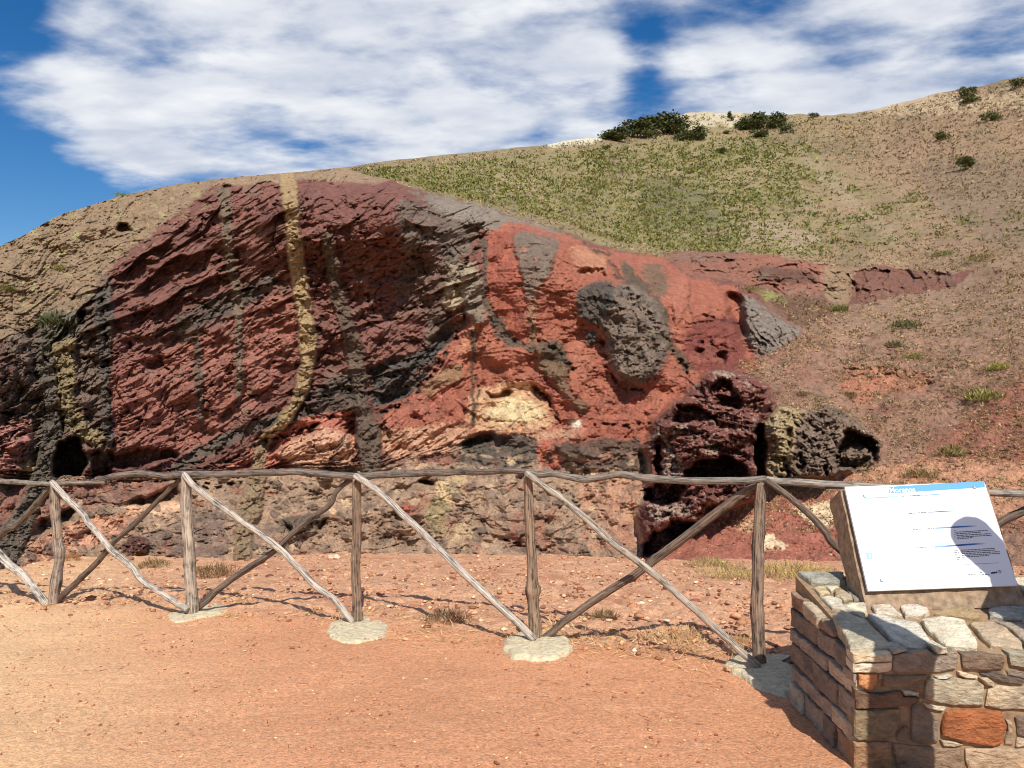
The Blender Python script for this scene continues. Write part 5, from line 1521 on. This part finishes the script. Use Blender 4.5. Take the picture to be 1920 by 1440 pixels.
scatter()
scree()
ROCKS = [(626, 1048, 22, (224, 206, 180), 'pale stone at the cliff foot left of the third post'), (1352, 1058, 16, (226, 196, 140), 'cream stone on the bank below the dark red crag'), (462, 1178, 8, (220, 196, 130), 'small yellowish stone lying on the red path'),
         (505, 1082, 14, (140, 86, 66), 'dark red stone on the gravel behind the fence'), (846, 1086, 12, (150, 96, 72), 'brown stone on the gravel near the middle post'), (812, 1108, 13, (230, 208, 176), 'pale stone on the gravel left of the middle post'),
         (1088, 1108, 16, (150, 94, 70), 'reddish stone on the gravel right of the middle post'), (1305, 1130, 18, (146, 92, 70), 'brown stone on the gravel behind the long dark brace'), (1165, 1090, 12, (232, 206, 160), 'cream stone behind the crossing of the two braces'), (240, 1050, 18, (150, 118, 100), 'grey stone at the cliff foot behind the left bay')]
for i, (u, v, wpx, c, lb) in enumerate(ROCKS):
    p = ground_pt(u, v); s = wpx * p.y / F / 2
    bm = bmesh.new(); bmesh.ops.create_icosphere(bm, subdivisions=2, radius=1.0); r = random.Random(900 + i)
    for vv in bm.verts:
        w = float(perlin(vv.co.x * 1.3 + i * 5, vv.co.y * 1.3 + vv.co.z, 61)) * .35
        vv.co = Vector((vv.co.x * s * 1.1, vv.co.y * s * .8, vv.co.z * s * .6)) * (1 + w)
    me = bpy.data.meshes.new('loose_stone'); bm.to_mesh(me); bm.free(); me.materials.append(MAT_STONE)
    o = bpy.data.objects.new('loose_stone', me); COL.objects.link(o); o.location = p + Vector((0, 0, s * .25)); o.color = (*lin(c), 1)
    tag(o, lb, 'stone')
p = ground_pt(1190, 1222)
o = mesh_py('paper_scrap', [p + Vector(q) for q in ((-.015, -.008, .004), (.004, -.012, .006), (.016, .004, .004), (.002, .012, .022), (-.012, .008, .012))], [(0, 1, 3), (1, 2, 3), (0, 3, 4)], flat_mat('paper', (240, 240, 242), .8))
tag(o, 'tiny crumpled white paper scrap lying on the path edge', 'litter')


# ------------------------------------------------------------------ two visitors standing at the plinth, just right of the picture
def skinned(name, verts, edges, radii, mat, levels=2, root=0, voxel=0.010):
    """one continuous surface grown round a skeleton: swept ellipsoids along every bone, fused into a single skin"""
    bm0 = bmesh.new(); bmesh.ops.create_icosphere(bm0, subdivisions=2, radius=1.0)
    bv = np.array([v.co[:] for v in bm0.verts]); bf = np.array([[v.index for v in f.verts] for f in bm0.faces]); bm0.free()
    V, Fc, n = [], [], 0
    R = [np.array((r, r, r)) if not isinstance(r, tuple) else np.array((r[0], r[1], min(r))) for r in radii]
    for a, b in edges:
        pa, pb = np.array(verts[a]), np.array(verts[b])
        m = max(2, int(np.linalg.norm(pb - pa) / (0.35 * min(R[a].min(), R[b].min()))) + 1)
        for t in np.linspace(0, 1, m):
            V.append(bv * (R[a] * (1 - t) + R[b] * t) + pa * (1 - t) + pb * t); Fc.append(bf + n); n += len(bv)
    me = bpy.data.meshes.new(name); me.from_pydata(np.concatenate(V).tolist(), [], np.concatenate(Fc).tolist()); me.update()
    o = bpy.data.objects.new(name, me); COL.objects.link(o)
    rm = o.modifiers.new('r', 'REMESH'); rm.mode = 'VOXEL'; rm.voxel_size = voxel; rm.use_smooth_shade = True
    sm = o.modifiers.new('s', 'SMOOTH'); sm.factor = 0.5; sm.iterations = 3
    dg = bpy.context.evaluated_depsgraph_get(); dg.update()
    nm = bpy.data.meshes.new_from_object(o.evaluated_get(dg)); bpy.data.objects.remove(o); nm.name = name
    nm.materials.clear(); nm.materials.append(mat)
    for p_ in nm.polygons: p_.use_smooth = True
    o = bpy.data.objects.new(name, nm); COL.objects.link(o); return o


def person(loc, rot, H, label, shirt, trousers, hair, cap=None, seed=1, lean=0.0):
    k = H / 1.72
    root = empty('person', loc); root.rotation_euler = (0, 0, rot)
    root['label'] = label; root['category'] = 'person'
    def bent(x, y, z):
        if z <= .95 or lean == 0: return (x, y, z)
        t = lean * min(1, (z - .95) / .2); c_, s_ = math.cos(t), math.sin(t)
        return (x, y * c_ + (z - .95) * s_, .95 + (z - .95) * c_ - y * s_)
    S = lambda x, y, z: tuple(q * k for q in bent(x, y, z))
    skin = flat_mat('skin', (204, 152, 122), .6)
    # the figure looks along +Y
    v = [S(0, 0, .93), S(0, 0, 1.10), S(0, .0, 1.30), S(0, -.01, 1.40), S(0, 0, 1.46), S(0, .022, 1.555), S(0, .008, 1.625)]
    r = [(.15 * k, .11 * k), (.135 * k, .10 * k), (.155 * k, .11 * k), (.10 * k, .075 * k), .056 * k, (.064 * k, .078 * k), (.075 * k, .092 * k)]
    e = [(0, 1), (1, 2), (2, 3), (3, 4), (4, 5), (5, 6)]
    def chain(start, pts, rad):
        a = start
        sh_ = bent(0, 0, 1.39)
        for q, rr_ in zip(pts, rad): v.append(S(*q) if (len(pts) < 4 or pts[0][2] < 1.2) else (q[0] * k, (q[1] + sh_[1]) * k, (q[2] + sh_[2] - 1.39) * k)); r.append(rr_ * k); e.append((a, len(v) - 1)); a = len(v) - 1
        return a
    for s in (-1, 1):
        hd = chain(2, [(s * .17, 0, 1.39), (s * .215, -.01, 1.14), (s * .22, .06, .92), (s * .215, .09, .84)], [.055, .042, .032, .034])
        for f in range(4): chain(hd, [(s * (.212 - .0), .075 + .017 * f, .79), (s * .205, .078 + .018 * f, .755 + .006 * abs(f - 1.5))], [.009, .0075])
        chain(hd, [(s * .195, .12, .82), (s * .19, .135, .79)], [.010, .008])
        chain(0, [(s * .09, 0, .86), (s * .10, .015, .50), (s * .105, -.01, .10), (s * .11, .03, .035), (s * .12, .14, .025)], [.085, .058, .04, .04, .032])
    chain(5, [(0, .105, 1.58)], [.016])
    put_local = lambda o: setattr(o, 'parent', root)
    put_local(skinned('body', v, e, r, skin, voxel=0.007))
    tv = [S(0, 0, .86), S(0, 0, 1.0), S(0, 0, 1.15), S(0, 0, 1.31), S(0, -.01, 1.42)]; tr = [(.165 * k, .125 * k), (.155 * k, .12 * k), (.15 * k, .118 * k), (.172 * k, .126 * k), (.105 * k, .085 * k)]; te = [(0, 1), (1, 2), (2, 3), (3, 4)]
    for s in (-1, 1):
        tv += [S(s * .175, 0, 1.39), S(s * .212, -.008, 1.18)]; tr += [.068 * k, .060 * k]; te += [(3, len(tv) - 2), (len(tv) - 2, len(tv) - 1)]
    put_local(skinned('shirt', tv, te, tr, flat_mat('cloth', shirt, .9, .1, 30)))
    pv = [S(0, 0, .93)]; pr_ = [(.165 * k, .122 * k)]; pe = []
    for s in (-1, 1):
        b = len(pv); pv += [S(s * .092, 0, .84), S(s * .102, .015, .5), S(s * .107, -.01, .09)]; pr_ += [.095 * k, .07 * k, .055 * k]; pe += [(0, b), (b, b + 1), (b + 1, b + 2)]
    put_local(skinned('trousers', pv, pe, pr_, flat_mat('denim', trousers, .9, .1, 40)))
    for s in (-1, 1):
        put_local(skinned('shoe', [S(s * .107, -.05, .04), S(s * .11, .05, .04), S(s * .12, .17, .03)], [(0, 1), (1, 2)], [.048 * k, .046 * k, .038 * k], flat_mat('shoe', (70, 62, 56), .7), 2))
    hb = 1.0 if cap else 1.32
    put_local(skinned('hair', [S(0, -.035, 1.60 if cap else 1.52), S(0, -.02, 1.665), S(0, .02, 1.69)], [(0, 1), (1, 2)], [(.078 * k * hb, .07 * k * hb), (.082 * k * hb, .08 * k * hb), (.06 * k * hb, .05 * k * hb)], flat_mat('hair', hair, .8, .2, 60), 2))
    for s in (-1, 1):
        bm = bmesh.new(); bmesh.ops.create_uvsphere(bm, u_segments=10, v_segments=6, radius=.011 * k); me = bpy.data.meshes.new('eye'); bm.to_mesh(me); bm.free(); me.materials.append(flat_mat('eye', (50, 40, 34), .3))
        o = bpy.data.objects.new('eye', me); COL.objects.link(o); o.location = S(s * .03, .092, 1.61); o.parent = root
    if cap:
        V = []; Fc = []; n = 16
        for j, (rad, z) in enumerate(((.098, 1.655), (.098, 1.69), (.085, 1.735), (.05, 1.76))):
            V += [S(rad * .92 * math.cos(i * 2 * math.pi / n), .005 + rad * math.sin(i * 2 * math.pi / n), z) for i in range(n)]
        for j in range(3): Fc += [(j * n + i, j * n + (i + 1) % n, (j + 1) * n + (i + 1) % n, (j + 1) * n + i) for i in range(n)]
        Fc.append(tuple(range(3 * n, 4 * n)))
        b = len(V)
        for z in (1.66, 1.652):
            V += [S(-.075, .06, z), S(.075, .06, z), S(.07, .15, z - .01), S(0, .185, z - .014), S(-.07, .15, z - .01)]
        Fc += [(b, b + 1, b + 2, b + 3, b + 4), (b + 9, b + 8, b + 7, b + 6, b + 5)] + [(b + i, b + (i + 1) % 5, b + 5 + (i + 1) % 5, b + 5 + i) for i in range(5)]
        put_local(mesh_py('cap', V, Fc, flat_mat('cap', cap, .9), None, False))
    return root


person((2.665, 2.90, float(ground_z(2.6, 2.90)) ), math.radians(65), 1.77, 'person in a plain blue shirt leaning towards the panel in front of the plinth', (92, 120, 160), (60, 66, 84), (70, 50, 38), None, 1, math.radians(27))
person((1.775, 2.27, float(ground_z(1.8, 2.27))), math.radians(75), 1.84, 'person with a tan cap and pale shirt standing a step back from the plinth', (196, 186, 168), (96, 88, 74), (60, 46, 36), (190, 164, 120), 2)
